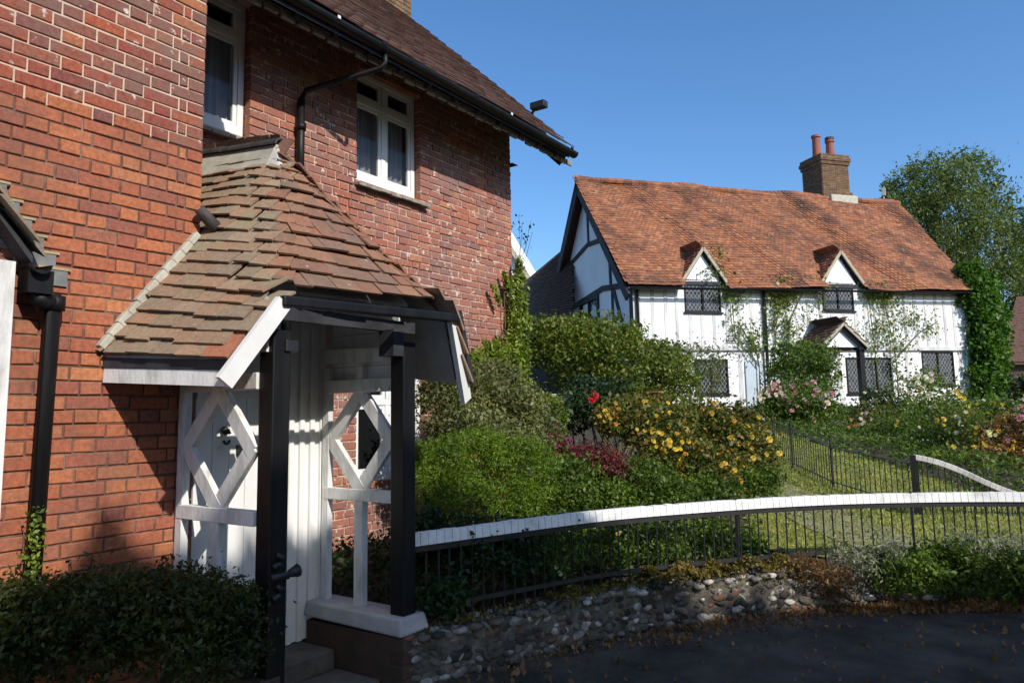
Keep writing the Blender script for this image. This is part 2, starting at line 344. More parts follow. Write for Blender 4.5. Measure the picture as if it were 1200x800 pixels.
# ------------------------------------------------------------ brickwork
def brickwork(mb,X,y0,y1,z0,z1,holes=(),cz=.075,joint=.010,reveal=.1,jit=.0018,clip=None,fromright=True):
    BL,BH=.225*cz/.075,.1125*cz/.075
    nz=int(round((z1-z0)/cz))
    for k in range(nz):
        za=z0+k*cz; zb=za+cz-joint; zc=(za+zb)/2
        spans=[(y0,y1)]
        for (a,b,c,d) in holes:
            if c-.01<zc<d+.01:
                ns=[]
                for (s,e) in spans:
                    if a>s+.01: ns.append((s,min(a,e)))
                    if b<e-.01: ns.append((max(b,s),e))
                    if a<=s and b>=e: pass
                spans=[q for q in ns if q[1]-q[0]>.03] if ns or True else spans
        for (s,e) in spans:
            y=e; i=k%2; seq=[BL,BH] if k%2==0 else [BH,.056,BL,BH]; i=0
            while y>s+.005:
                if k%2==0: L=(BL,BH)[i%2]
                else: L=BH if i==0 else (.0563 if i==1 else (BL,BH)[i%2])
                L+=rng.normal(0,.004)
                a=max(s,y-L+joint)
                if a-s<.07: a=s
                if y-a>.02:
                    j=rng.normal(0,jit); dz=rng.normal(0,.0012); xx=X+abs(j)*.0+j
                    b_=.0035; x2=xx-b_
                    h=rng.normal(0,.0015,4)
                    f=[(xx,a+b_,za+b_+dz+h[0]),(xx,y-b_,za+b_+dz+h[1]),(xx,y-b_,zb-b_+dz+h[2]),(xx,a+b_,zb-b_+dz+h[3])]
                    g=[(x2,a,za+dz+h[0]),(x2,y,za+dz+h[1]),(x2,y,zb+dz+h[2]),(x2,a,zb+dz+h[3])]
                    bk=[(X-reveal,q[1],q[2]) for q in g]
                    mb.add(f+g+bk,[(0,1,2,3)]+[(4+q,4+(q+1)%4,(q+1)%4,q) for q in range(4)]+[(8+q,8+(q+1)%4,4+(q+1)%4,4+q) for q in range(4)])
                y=(a-joint) if a>s else s
                i+=1
    return mb
def slab_holes(mb,x0,x1,y0,y1,z0,z1,holes):
    """wall slab with rectangular holes, cut in vertical strips"""
    holes=[(h[0]-.004,h[1]+.004,h[2]-.004,h[3]+.004) for h in holes]
    ys=sorted(set([y0,y1]+[h[0] for h in holes]+[h[1] for h in holes])); ys=[y for y in ys if y0<=y<=y1]
    for a,b in zip(ys[:-1],ys[1:]):
        hs=sorted([(h[2],h[3]) for h in holes if h[0]<(a+b)/2<h[1]]); z=z0
        for c,d in hs:
            if c>z: mb.box((x0,a,z),(x1,b,c))
            z=d
        if z1>z: mb.box((x0,a,z),(x1,b,z1))
# ------------------------------------------------------------ tiles
def tile(mb,p,u,dn,nv,w,l,t,tilt=2.2):
    """p = middle of the lower edge; u along course, dn down slope, nv outward"""
    j=rng.normal(0,1,6); yaw=j[0]*.008
    u2=u*math.cos(yaw)+dn*math.sin(yaw); d2=dn*math.cos(yaw)-u*math.sin(yaw)
    lo=p+nv*t*(tilt+j[1]*.25)+d2*(j[2]*.004); hi=p-d2*l+nv*t*.4
    cam_=nv*t*.35
    a=[lo-u2*w/2-nv*t,lo+u2*w/2-nv*t,hi+u2*w/2-nv*t,hi-u2*w/2-nv*t]; b=[lo-u2*w/2+j[3]*.06*t*nv,lo+u2*w/2+j[4]*.1*t*nv,hi+u2*w/2,hi-u2*w/2]
    mb.hexa([a[0],a[1],a[2],a[3],b[0],b[1],b[2],b[3]])
def tile_plane(mb,A,B,C,D,gauge,width,l=.26,t=.012,wave=0,skip=None):
    """A,B = eave ends, D,C = ridge ends (A below D)"""
    A,B,C,D=[np.array(q,float) for q in (A,B,C,D)]
    n=int(np.linalg.norm(D-A)/gauge)
    for k in range(n+1):
        f=k/n; a=A+(D-A)*f; b=B+(C-B)*f; L=np.linalg.norm(b-a); u=(b-a)/L; dn=nrm((A-D)*(1-.5)+(B-C)*.5); nv=nrm(np.cross(u,-dn)); 
        if nv[2]<0: nv=-nv
        m=int(L/width)+1; o=(k%2)*.5
        for i in range(m+1):
            x=(i+o-.5)*width
            if x<0 or x>L: continue
            p=a+u*x+nv*wave*(math.sin(x*1.1+f*3)+.5*math.sin(x*2.7+f*6+1))
            if skip and skip(p): continue
            tile(mb,p,u,dn,nv,width*.97,l,t)
# =================================================================== GROUND
def grid_mesh(name,mat,x0,x1,y0,y1,nx,ny,fz,keep,kind='structure',parent=None):
    xs=np.linspace(x0,x1,nx); ys=np.linspace(y0,y1,ny); V=[];idx={};Fc=[]
    for i,x in enumerate(xs):
        for j,y in enumerate(ys): idx[i,j]=len(V); V.append((x,y,fz(x,y)))
    for i in range(nx-1):
        for j in range(ny-1):
            if keep((xs[i]+xs[i+1])/2,(ys[j]+ys[j+1])/2): Fc.append((idx[i,j],idx[i+1,j],idx[i+1,j+1],idx[i,j+1]))
    mb=MB(); mb.v=V; mb.f=Fc; o=mb.build(name,mat); o['kind']=kind; return o
mb=MB(); mb.add([(-900,-900,-.03),(900,-900,-.03),(900,900,-.03),(-900,900,-.03)],[(0,1,2,3)]); tag(mb.build('ground',M['soil']),kind='structure')
grid_mesh('road',M['asphalt'],-3.0,14,-14,12,86,131,lambda x,y:.02*math.sin(x*1.3)*math.sin(y*.9)+.0+max(0,(x+y*.0-6)*.0),lambda x,y: seg_dist(np.array([x,y]),FENCE)<-.1)
grid_mesh('garden_soil',M['soil'],-14,30,3.66,44,110,104,lambda x,y:ground(x,y)-.012,lambda x,y: seg_dist(np.array([x,y]),FENCE)>0)
def in_lawn(x,y):
    if seg_dist(np.array([x,y]),FENCE)<.5: return False
    q=RM.T@(np.array([x,y,ground(x,y)])-CP); px=PX+F*q[0]/q[2]
    return x>-1.9-(y-7)*.33 and seg_dist(np.array([x,y]),[(-9,19),(-4.4,21.5),(-1.5,13.6),(3,11),(20,13)])<0
def lawn_keep(x,y):
    a=np.array([x,y]); d=seg_dist(a,FENCE)
    if d<.35: return False
    q=RM.T@(np.array([x,y,ground(x,y)])-CP); px=PX+F*q[0]/q[2]; py=PY-F*q[1]/q[2]
    return x>-2.2-(y-7.2)*.36 and (CN[:2]@(a-P0[:2]))>1.2 and py>np.interp(px,[800,880,960,1060,1130,1200,1400],[492,498,520,551,574,590,600])-1
grid_mesh('lawn',M['grass'],-11,8,7,30,153,185,lambda x,y:ground(x,y)+.004,lawn_keep)
mb=MB(); mb.box((-3.96,-6,-.03),(-2.7,3.45,.012)); tag(mb.build('pavement',M['asphalt']),kind='structure')
P=[]
for a,b in zip(rng.uniform(-5.5,2.5,90000),rng.uniform(7,17,90000)):
    if lawn_keep(a,b): P.append((a,b,ground(a,b)+.015))
GR=np.array(P)
# garden path between the railings
PATH=[(-4.6,13.3),(-3.7,11.6),(-2.7,10.0),(-1.9,8.7),(-1.2,7.8),(-.6,7.45)]
mb=MB(); pp=curve_pts(PATH,.25); V=[]
for p,t in pp:
    nr=np.array([t[1],-t[0]])
    for s_ in (-.38,.38): q=p+nr*s_; V.append((q[0],q[1],ground(*q)+.012))
mb.v=V; mb.f=[(2*i,2*i+1,2*i+3,2*i+2) for i in range(len(pp)-1)]; tag(mb.build('garden_path',M['path']),kind='structure')
# =================================================================== BRICK HOUSE
AX,AY=-3.9,2.54; BX=-5.1; BY=7.58
house=thing('brick_house','near red brick house with white casement windows under a dark tiled eave','house',(-5.0,4.5,0))
# --- projecting wing
mb=MB(); ZS=44*.0715
YS=.3
brickwork(mb,AX,YS,AY,.0,ZS,cz=.0715); mb.build('lower_brickwork',M['brick_lower'],house)
mb=MB(); brickwork(mb,AX,YS,AY,ZS,5.4,cz=.0715,joint=.0105); mb.build('upper_brickwork',M['brick_upper'],house)
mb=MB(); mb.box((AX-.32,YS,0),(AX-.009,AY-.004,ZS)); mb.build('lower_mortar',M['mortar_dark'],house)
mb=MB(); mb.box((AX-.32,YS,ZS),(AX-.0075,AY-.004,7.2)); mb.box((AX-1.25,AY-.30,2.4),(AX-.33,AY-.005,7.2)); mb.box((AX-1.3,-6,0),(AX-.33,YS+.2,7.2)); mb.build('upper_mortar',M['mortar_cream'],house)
# --- long wall with two upper windows and a garden window
W1=(2.75,3.74,3.86,5.02); W2=(4.95,5.87,3.82,4.96); W3=(4.97,5.93,.95,1.98)
mb=MB(); brickwork(mb,BX,2.5,BY,.3,5.48,[W1,W2,W3],jit=.003,joint=.013); mb.build('long_brickwork',M['brick_back'],house)
mb=MB(); slab_holes(mb,BX-.3,BX-.010,2.5,BY-.003,.2,5.42,[W1,W2,W3]); mb.build('long_mortar',M['mortar_mid'],house)
# end gable wall (returns away from the lane) and room behind
mb=MB(); mb.box((BX-5,BY-.3,.2),(BX-.31,BY-.02,5.2)); mb.build('end_wall',M['brick_plinth'],house)
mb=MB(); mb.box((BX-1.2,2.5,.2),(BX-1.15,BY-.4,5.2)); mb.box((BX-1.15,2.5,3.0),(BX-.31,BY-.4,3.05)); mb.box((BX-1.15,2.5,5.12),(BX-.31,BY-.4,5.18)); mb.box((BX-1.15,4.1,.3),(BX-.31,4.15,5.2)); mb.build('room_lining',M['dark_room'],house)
def casement(y0,y1,z0,z1,x,name='window',toplight=.3,two=True,curtain=True,lab=None):
    fw=.055; mb=MB()
    mb.box((x-.06,y0,z0),(x,y0+fw,z1)); mb.box((x-.06,y1-fw,z0),(x,y1,z1)); mb.box((x-.06,y0+fw,z1-fw),(x,y1-fw,z1)); mb.box((x-.06,y0+fw,z0),(x+.004,y1-fw,z0+.09))
    zt=z1-toplight; mb.box((x-.06,y0+fw,zt-.03),(x-.002,y1-fw,zt+.03)); ym=(y0+y1)/2
    if two: mb.box((x-.06,ym-.03,z0+.09),(x-.003,ym+.03,zt-.03)); mb.box((x-.06,ym-.02,zt+.03),(x-.004,ym+.02,z1-fw))
    f=mb.build(name,M['white'],house,lab,bev=.004)
    s=MB(); sw=.038
    cells=[(y0+fw,ym-.03),(ym+.03,y1-fw)] if two else [(y0+fw,y1-fw)]
    for a,b in cells:
        for c,d in ((z0+.09,zt-.03),(zt+.03,z1-fw)):
            e=.002; s.box((x-.045,a+e,c+e),(x-.012,a+sw,d-e)); s.box((x-.045,b-sw,c+e),(x-.012,b-e,d-e)); s.box((x-.045,a+sw,c+e),(x-.013,b-sw,c+sw)); s.box((x-.045,a+sw,d-sw),(x-.013,b-sw,d-e))
    s.build('sash',M['white'],f,bev=.003)
    g=MB(); g.add([(x-.03,y0+fw,z0+.06),(x-.03,y1-fw,z0+.06),(x-.03,y1-fw,z1-fw),(x-.03,y0+fw,z1-fw)],[(0,1,2,3)]); g.build('glass',M['glass'],f)
    if curtain:
        c=MB(); n=60; V=[]
        for i in range(n+1):
            yy=y0+fw+(y1-y0-2*fw)*i/n; xx=x-.14+.018*math.sin(i*1.1)+.01*math.sin(i*2.7)
            V+=[(xx,yy,z0+.02),(xx*1.0,yy,zt+.01)]
        c.add(V,[(2*i,2*i+2,2*i+3,2*i+1) for i in range(n)]); c.build('curtain',M['curtain'],f)
    return f
casement(W2[0]-.02,W2[1]-.01,W2[2]+.0,W2[3],BX-.075)
casement(W1[0]-.02,W1[1]-.01,W1[2]+.0,W1[3],BX-.075)
casement(W3[0],W3[1]-.005,W3[2],W3[3],BX-.06,toplight=.28,curtain=False)
for (a,b,c,d),lab in ((W2,None),(W1,'mossy stone sill, half in shade')):
    mb=MB()
    for i in range(7):
        y=a-.03+(b-a+.12)*i/7; y2=a-.03+(b-a+.12)*(i+1)/7-.004; dz=random.uniform(-.006,.006)
        mb.hexa([(BX-.08,y,c-.055+dz),(BX+.07,y,c-.075+dz),(BX+.07,y2,c-.075+dz),(BX-.08,y2,c-.055+dz),(BX-.08,y,c-.012+dz),(BX+.07,y,c-.045+dz),(BX+.07,y2,c-.045+dz),(BX-.08,y2,c-.012+dz)])
    mb.build('window_sill',M['sill'],house,lab,bev=.004)
# --- roof over the long wall
GX=-4.42; GZ=4.80; VY=7.92; RX,RZ=-8.1,8.36
mb=MB(); tile_plane(mb,(GX+.02,1.5,GZ+.02),(GX+.02,VY,GZ+.02),(RX,VY,RZ),(RX,1.5,RZ),.10,.165,wave=.012)
rf=mb.build('roof',M['tile_house'],house)
mb=MB(); mb.prism([(GX-.02,1.5,GZ-.03),(RX,1.5,RZ-.03),(RX,1.5,RZ-.12),(GX-.02,1.5,GZ-.10)],(0,VY-1.5-.01,0)); mb.build('roof_boarding',M['dark_timber'],rf)
mb=MB(); mb.prism([(RX+.02,1.5,RZ-.02),(RX-3.5,1.5,5.2),(RX-3.5,1.5,5.1),(RX+.02,1.5,RZ-.12)],(0,VY-1.5-.02,0)); mb.build('rear_slope',M['tile_dark'],rf)
mb=MB(); 
for i in range(20): y=1.5+i*(VY-1.5)/20; mb.tube([(RX,y,RZ+.02),(RX,y+(VY-1.5)/20-.01,RZ+.03)],.11,10)
mb.build('ridge_tile',M['tile_house'],rf)
mb=MB(); mb.box((GX-.10,1.5,GZ-.09),(GX-.075,VY-.01,GZ-.005)); mb.build('fascia',M['dark_timber'],house)
mb=MB(); [mb.beam((GX-.05,y,GZ-.09),(BX-.2,y,GZ+.79),.09,.05,(0,0,1)) for y in np.arange(1.7,VY,.4)]; mb.build('rafter_feet',M['dark_timber'],house)
# mortar scallops under the verge/eave
mb=MB()
for i in range(34):
    y=2.8+i*.158; d=.018+.025*abs(math.sin(i*1.7)); mb.box((GX-.135,y,GZ-.10-d),(GX-.11,y+.13,GZ-.06))
mb.build('eave_tile_edge',M['sill'],house,bev=.008)
# gable wall top block (dark corner bracket)
mb=MB(); mb.box((BX-.28,BY+.002,4.68),(BX+.03,BY+.14,GZ-.12)); mb.build('corner_bracket',M['dark_timber'],house,bev=.005)
mb=MB(); mb.beam((GX-.12,VY+.01,GZ-.10),(RX,VY+.01,RZ-.14),.16,.03,(0,0,1)); mb.build('bargeboard',M['dark_timber'],house)
def half_gutter(mb,a,b,r=.055,n=9):
    a=np.array(a,float);b=np.array(b,float);d=nrm(b-a);sx=nrm(np.cross(d,(0,0,1)))
    for q in range(n):
        t0=math.pi*q/n;t1=math.pi*(q+1)/n
        f=lambda p,t,rr:p+sx*math.cos(t)*rr-np.array([0,0,1])*math.sin(t)*rr
        mb.hexa([f(a,t0,r),f(a,t1,r),f(b,t1,r),f(b,t0,r),f(a,t0,r-.006),f(a,t1,r-.006),f(b,t1,r-.006),f(b,t0,r-.006)])
mb=MB(); half_gutter(mb,(GX+.0,2.0,GZ+.0),(GX+.0,VY+.09,GZ-.02),.062)
for y in (3.2,4.55,5.9,7.2,7.85): half_gutter(mb,(GX,y-.03,GZ+.004),(GX,y+.03,GZ+.003),.069)
gt=mb.build('gutter',M['black'],house)
for y in (4.0,6.5): mb=MB(); mb.box((GX+.066,y,GZ-.02),(GX+.072,y+.03,GZ+.005)); mb.build('gutter_clip',M['white'],gt)
mb=MB(); mb.hexa([(AX+.005,-1,4.80),(AX+.52,-1,4.72),(AX+.52,3.14,4.72),(AX+.005,3.14,4.80),(AX+.005,-1,5.0),(AX+.52,-1,4.80),(AX+.52,3.14,4.80),(AX+.005,3.14,5.0)]); mb.box((AX-1.0,AY+.002,4.9),(AX+.0,3.14,5.1)); mb.build('wing_eave',M['dark_timber'],house)
mb=MB(); mb.tube([(GX,4.62,GZ-.05),(GX,4.62,GZ-.14),(GX-.03,4.60,GZ-.19),(BX+.09,4.24,4.42),(BX+.06,4.22,4.34)],.024,10)
mb.tube([(BX+.06,4.22,4.34),(BX+.06,4.22,3.45)],.034,12); mb.tube([(BX+.06,4.22,4.12),(BX+.06,4.22,4.06)],.046,12); mb.build('downpipe',M['black'],house,smooth=True)
mb=MB(); q=onY(627,127,7.85); mb.tube([q+np.array([-.1,0,-.12]),q+np.array([0,0,0])],.02,6); mb.box(q+np.array([-.05,-.05,-.02]),q+np.array([.16,.06,.07])); mb.build('cowl',M['iron'],house,bev=.01)
# chimney on the ridge
core=MB(); core.box((-7.75,7.36,7.0),(-7.12,7.97,9.3)); ch=core.build('chimney',M['mortar_mid'],house)
mb=MB(); brickwork(mb,-7.105,7.35,7.98,6.9,9.3)
for i in range(32):
    z=6.9+i*.075
    for j in range(3): x=-7.75+j*.215+(i%2)*.0; mb.box((x,7.348,z),(x+.205,7.358,z+.064)); mb.box((x,7.972,z),(x+.205,7.984,z+.064))
mb.build('chimney_brickwork',M['brick_chim'],ch)
# rear extension edge with flashing and neighbour porch on the far left
nb=thing('side_porch','lean-to tiled porch cut by the left edge of the photo, lead steps above','porch',(-3.6,1.0,0))
e=onX(30,298,-3.9); 
ny,nz=e[1],e[2]
A=(-3.86,ny,nz);B=(-3.77,ny+.02,nz-.04);Cc=(-3.77,ny-1.1,nz+1.36);D=(-3.86,ny-1.1,nz+1.42)
mb=MB(); tile_plane(mb,B,A,D,Cc,.10,.165); mb.build('roof',M['tile_porch'],nb)
mb=MB(); mb.prism([(-3.895,ny-.02,nz-.03),(-3.895,ny-1.1,nz+1.36),(-3.895,ny-1.1,nz+1.33),(-3.895,ny-.02,nz-.065)],(.12,0,0)); mb.build('roof_boarding',M['dark_timber'],nb)
mb=MB()
for i in range(9):
    zz=ZS-.075*12+ .075*i+.0; yy=ny-(zz-nz)/1.28; mb.box((-3.899,yy-.10,zz),(-3.888,yy+.085,zz+.085))
mb.build('stepped_flashing',M['lead'],nb)
mb=MB()
for i in range(9):
    zz=ZS-.075*12+ .075*i+.0; yy=ny-(zz-nz)/1.28; mb.box((-3.892,yy-.08,zz+.078),(-3.884,yy+.10,zz+.090))
mb.build('flashing_edge',M['lead_sand'],nb)
mb=MB(); mb.box((-3.89,1.0,0),(-3.80,onX(13,400,-3.80)[1],nz-.06)); mb.build('side_frame',M['white_worn'],nb)
mb=MB(); half_gutter(mb,(-3.88,ny+.0,nz-.06),(-3.72,ny+.0,nz-.07),.045); 
mb.box((-3.86,ny-.04,nz-.20),(-3.76,ny+.07,nz-.09)); mb.build('gutter',M['black'],nb)
p1=onX(64,352,-3.84); p2=onX(34,690,-3.84)
mb=MB(); mb.tube([(-3.82,ny+.02,nz-.18),(-3.82,ny+.05,nz-.24),p1+np.array([0,0,.0]),p1-np.array([0,.005,.05]),p2-np.array([0,0,.7])],[.05,.045,.04,.036,.036],14); 
mb.tube([p1+np.array([0,0,.02]),p1-np.array([0,0,.05])],.047,14); mb.build('downpipe',M['black'],nb,smooth=True)
# ---- entrance lobby (door wall) of the brick house
mb=MB(); LY0,LY1=AY+.002,3.52
mb.box((AX-.04,3.15,.18),(AX-.02,LY1,2.3)); 
for y in (3.15,3.235,3.32,3.405,3.49): mb.box((AX-.02,y-.018,.18),(AX+.0,y+.018,2.28))
mb.box((AX-1.19,LY1-.03,.3),(AX-.04,LY1,2.3)); mb.box((AX-.04,LY0,2.05),(AX-.0,3.15,2.5)); mb.box((AX-.04,3.15,2.3),(AX-.01,LY1,2.6)); mb.build('lobby_boarding',M['white'],house)
mb=MB(); 
for i in range(5): y=LY0+.03+i*.115; mb.box((AX-.07,y,.22),(AX-.035,y+.112,2.04))
mb.box((AX-.035,LY0+.03,.5),(AX-.02,LY0+.6,.62)); mb.box((AX-.035,LY0+.03,1.7),(AX-.02,LY0+.6,1.82))
dr=mb.build('door',M['white'],house,bev=.003)
mb=MB(); q=onX(262,513,AX-.02)
mb.tube([q+np.array([.0,0,.05]),q+np.array([.03,0,.035])],.022,10); 
rr=.03; mb.tube([q+np.array([.03,rr*math.sin(a)*.8,.005+rr*1.3*math.cos(a)]) for a in np.linspace(0,2*math.pi,13)],.009,6); mb.build('knocker',M['iron'],dr,smooth=True)
mb=MB(); q=onX(284,527,AX-.02); mb.box(q+np.array([-.02,-.035,-.03]),q+np.array([.02,.035,.03])); mb.tube([q,q+np.array([.06,0,0])],.02,10); mb.tube([q+np.array([.05,0,0]),q+np.array([.075,0,0])],.032,10); mb.build('handle',M['iron'],dr)
mb=MB(); mb.box((AX-.06,LY0+.61,.2),(AX+.012,3.15,2.05)); mb.build('door_frame',M['white'],house,bev=.004)
# =================================================================== ENTRANCE PORCH
porch=thing('entrance_porch','tiled timber porch with black posts and white diamond lattice sides at the brick house','porch',(-3.4,3.0,0))
R0=np.array([-3.82,3.05,3.25]); HL=np.array([-3.02,2.42,2.20]); HR=np.array([-2.97,3.70,2.23]); EL=np.array([-3.06,2.17,1.865]); ER=np.array([-3.06,3.93,1.79])
def edgeL(f): return R0+(HL-R0)*(f/.7) if f<=.7 else HL+(EL-HL)*((f-.7)/.3)
def edgeR(f): return R0+(HR-R0)*(f/.7) if f<=.7 else HR+(ER-HR)*((f-.7)/.3)
def backL(f,X=-3.9): return np.array([X,3.05-1.05*f,3.30-(X+3.9)*.08-1.38*f+.05*math.sin(f*3.1)*0])
def backR(f,X=-3.9): return np.array([X,3.05+1.0*f,3.30-(X+3.9)*.08-1.36*f])
def chaik(P,it=3,closed=False):
    P=[np.array(p,float) for p in P]
    for _ in range(it):
        Q=[P[0]]
        for i in range(len(P)-1): Q+=[P[i]*.75+P[i+1]*.25,P[i]*.25+P[i+1]*.75]
        Q.append(P[-1]); P=Q
    return P
NC=18
def course_path(f):
    X0=-5.08 if f<.44 else -3.97
    a=backL(f,X0); b=backL(f); g=edgeL(f)
    if f<=.72:
        gr=edgeR(f); rb=backR(f); ra=backR(f,-5.05)
        d1=nrm(b-g); d2=gr-g; L=np.linalg.norm(d2); k=min(.34,.48*L)
        P=[a,b,g+d1*k]
        if L>.05:
            u2=d2/L; c=[g+d1*k,(g+d1*k*.35+g+u2*k*.35)/2,g+u2*k]
            P=P[:-1]+c; d3=nrm(rb-gr); P+=[gr-u2*min(k,.4*L),gr+d3*.02,gr+d3*k,rb,ra]
        else: P+=[g,gr,rb,ra]
        return chaik(P,2)
    return [a,b,g]
def norm_at(f,p,f2):  # outward normal from neighbouring course
    pass
mb=MB(); mbu=MB(); mr=MB()
for k in range(NC+1):
    f=k/NC
    paths=[course_path(f)]
    if f>.72: paths.append([edgeR(f),backR(f),backR(f,-5.05)])
    up=[course_path(max(0,f-.06))]
    if f-.06>.72: up.append([edgeR(f-.06),backR(f-.06),backR(f-.06,-5.05)])
    elif f>.72: up.append([edgeR(f-.06),backR(f-.06),backR(f-.06,-5.05)])
    for P,Q in zip(paths,up):
        P=np.array(P);Q=np.array(Q)
        if len(P)<4 or k==0: 
            P=np.array(P)
        d=np.linalg.norm(np.diff(P,axis=0),axis=1); s=np.concatenate([[0],np.cumsum(d)])
        wdt=.165; x=s[-1]-(wdt*.5 if k%2 else wdt)*.5 if f>.72 and P is paths[0] else s[-1]-.04*(k%2)
        cor=[s[int(np.argmin(np.linalg.norm(P-g_,axis=1)))] for g_ in (edgeL(f),edgeR(f))] if f<=.72 else []
        xs=[]; x=(.5 if k%2 else 0)*wdt
        while x<s[-1]:
            near=any(abs(x-c_)<.2 for c_ in cor); xs.append((x,.105 if near else wdt)); x+=.105 if near else wdt
        if f>.72 and P[-1][0]>-3.5: xs=s[-1]-wdt*.5-(.5*wdt if k%2 else 0)-np.arange(0,s[-1],wdt); xs=[(q_,wdt) for q_ in xs if q_>0]
        for x,wd_ in xs:
            p=np.array([np.interp(x,s,P[:,i]) for i in range(3)]); x2=min(s[-1],x+.05); x1=max(0,x-.05)
            u=nrm(np.array([np.interp(x2,s,P[:,i])-np.interp(x1,s,P[:,i]) for i in range(3)]))
            dd=np.linalg.norm(Q-p,axis=1)
            # nearest point on the course above
            best=None
            for i in range(len(Q)-1):
                e=Q[i+1]-Q[i]; t=np.clip(np.dot(p-Q[i],e)/(np.dot(e,e)+1e-9),0,1); qq=Q[i]+e*t; r_=np.linalg.norm(qq-p)
                if best is None or r_<best[0]: best=(r_,qq)
            dn=p-best[1]
            if np.linalg.norm(dn)<.02: dn=np.array([0,0,-1.]) 
            dn=dn-u*np.dot(dn,u); dn=nrm(dn); nv=nrm(np.cross(u,-dn))
            if nv[2]<0: nv=-nv
            tgt=mr if (f>.95 and P[-1][0]>-3.5 and p[0]>-3.3) else (mbu if (cor and x>cor[0]-.05) else mb)
            tile(tgt,p-nv*.012+nv*rng.normal(0,.002)+np.array([0,0,.010*math.sin(x*4+k*.5)]),u,dn,nv,wd_*.99,.21 if f>.12 else .12,.013,3.3)
rt=mb.build('roof',M['tile_porch'],porch); mr.build('red_tile',M['tile_red'],rt); mbu.build('hip_tiles',M['tile_hip'],rt)
# boarding below the tiles (white underside)
def sheet(mb,rows,th=.018,dz=-.03):
    n=len(rows);m_=len(rows[0]); V=[np.array(p)+np.array([0,0,dz]) for r in rows for p in r]; V2=[v-np.array([0,0,th]) for v in V]; b=n*m_
    Fq=[(i*m_+j,(i+1)*m_+j,(i+1)*m_+j+1,i*m_+j+1) for i in range(n-1) for j in range(m_-1)]
    mb.add(V+V2,Fq+[tuple(b+q for q in f)[::-1] for f in Fq]+[((n-1)*m_+j,b+(n-1)*m_+j,b+(n-1)*m_+j+1,(n-1)*m_+j+1) for j in range(m_-1)])
mb=MB(); fs=np.linspace(.04,.98,12)
sheet(mb,[[backL(f,-5.0 if f<.44 else -3.89),edgeL(f)+(backL(f)-edgeL(f))*(.22 if f<.68 else .03)] for f in fs]); sheet(mb,[[edgeR(f)+(backR(f)-edgeR(f))*.06,backR(f,-5.0)] for f in fs]); sheet(mb,[[edgeL(f)*.85+edgeR(f)*.15+np.array([-.07,0,-.02]),edgeR(f)*.85+edgeL(f)*.15+np.array([-.07,0,-.02])] for f in fs if f<.7])
mb.build('roof_boarding',M['soffit'],rt)
# ridge: lime bedding, dark half-round tiles, end cap
mb=MB(); za=R0+np.array([-.02,0,.02]); zb=backL(0,-5.1)+np.array([0,0,.02])
mb.prism([za+np.array([0,-.12,-.14]),za+np.array([0,.12,-.14]),za+np.array([0,.035,.05]),za+np.array([0,-.035,.05])],zb-za); mb.build('ridge_bedding',M['lime'],rt)
mb=MB(); mb.hexa([R0+np.array([-.02,-.13,-.13]),R0+np.array([.10,-.10,-.14]),R0+np.array([.10,.10,-.14]),R0+np.array([-.02,.13,-.13]),R0+np.array([-.03,-.03,.06]),R0+np.array([-.01,-.02,.05]),R0+np.array([-.01,.02,.05]),R0+np.array([-.03,.03,.06])]); mb.build('ridge_end_bedding',M['stonepale'],rt,bev=.012)
zz=za+(zb-za)*.45
for i,(a,b) in enumerate(((za+np.array([.02,0,.065]),zz+np.array([0,0,.065])),(zz+np.array([-.005,0,.07]),zb+np.array([0,0,.07])))):
    mb=MB(); n=10; V=[];Fq=[]
    for p in (a,b):
        for rr in (.058,.044):
            for q in range(n+1):
                t=math.pi*q/n; V.append(p+np.array([0,math.cos(t)*rr,math.sin(t)*rr*.9-.02]))
    k=n+1
    for q in range(n): Fq+=[(q,q+1,2*k+q+1,2*k+q),(k+q,3*k+q,3*k+q+1,k+q+1),(q,k+q,k+q+1,q+1),(2*k+q,2*k+q+1,3*k+q+1,3*k+q)]
    mb.add(V,Fq); mb.build('ridge_tile',M['ridge'],rt)
# slipped half-round tile near the wing corner
q=onX(243,262,-3.86); mb=MB(); mb.tube([q+np.array([.02,-.07,.07]),q+np.array([.05,.03,-.035])],[.03,.04],10); mb.build('slipped_tile',M['ridge'],rt,smooth=True)
# mortar fillet against the wing
mb=MB(); 
pts=[backL(f,-3.885)+np.array([0,-.012,.035]) for f in np.linspace(.50,1.0,12)]
for a,b in zip(pts[:-1],pts[1:]): mb.beam(a,b+(b-a)*.02,.05,.045+random.uniform(-.008,.008),(1,0,0))
mb.build('mortar_fillet',M['lime'],rt,bev=.008)
# fascia, bargeboards, hip eave
a=backL(1,-3.895)+np.array([0,.03,-.105]); b=EL+np.array([-.02,.03,-.095]); mb=MB(); mb.beam(a,b,.075,.03,(0,0,1)); mb.build('eave_board',M['white_worn'],porch)
mb=MB(); mb.beam(a+np.array([0,.005,.065]),b+np.array([0,.005,.065]),.05,.05,(0,0,1)); mb.build('eave_shadow_board',M['dark_timber'],porch)
def barge(E,H,name,sgn,mat,w=.085):
    a=E+nrm(E-H)*.07+np.array([.02,0,-.06]); b=H+np.array([.02,0,-.05]); m_=MB(); m_.beam(a,b,w,.035,(0,sgn,1.0)); return m_.build(name,M[mat],porch)
barge(EL,HL,'bargeboard',-1,'white'); barge(ER+np.array([0,0,.0]),HR+np.array([-.0,-.0,0]),'bargeboard',1,'white')
mb=MB(); mb.beam(ER+np.array([.03,.05,-.0]),HR+np.array([.03,.03,.0]),.04,.05,(0,1,1)); mb.build('verge_edge',M['dark_timber'],porch)
mb=MB(); a=HL+np.array([.03,-.02,-.045]); b=HR+np.array([.04,.03,-.045]); mb.beam(a,b,.055,.05,(0,0,1)); mb.build('hip_eave_board',M['black'],porch,bev=.01)
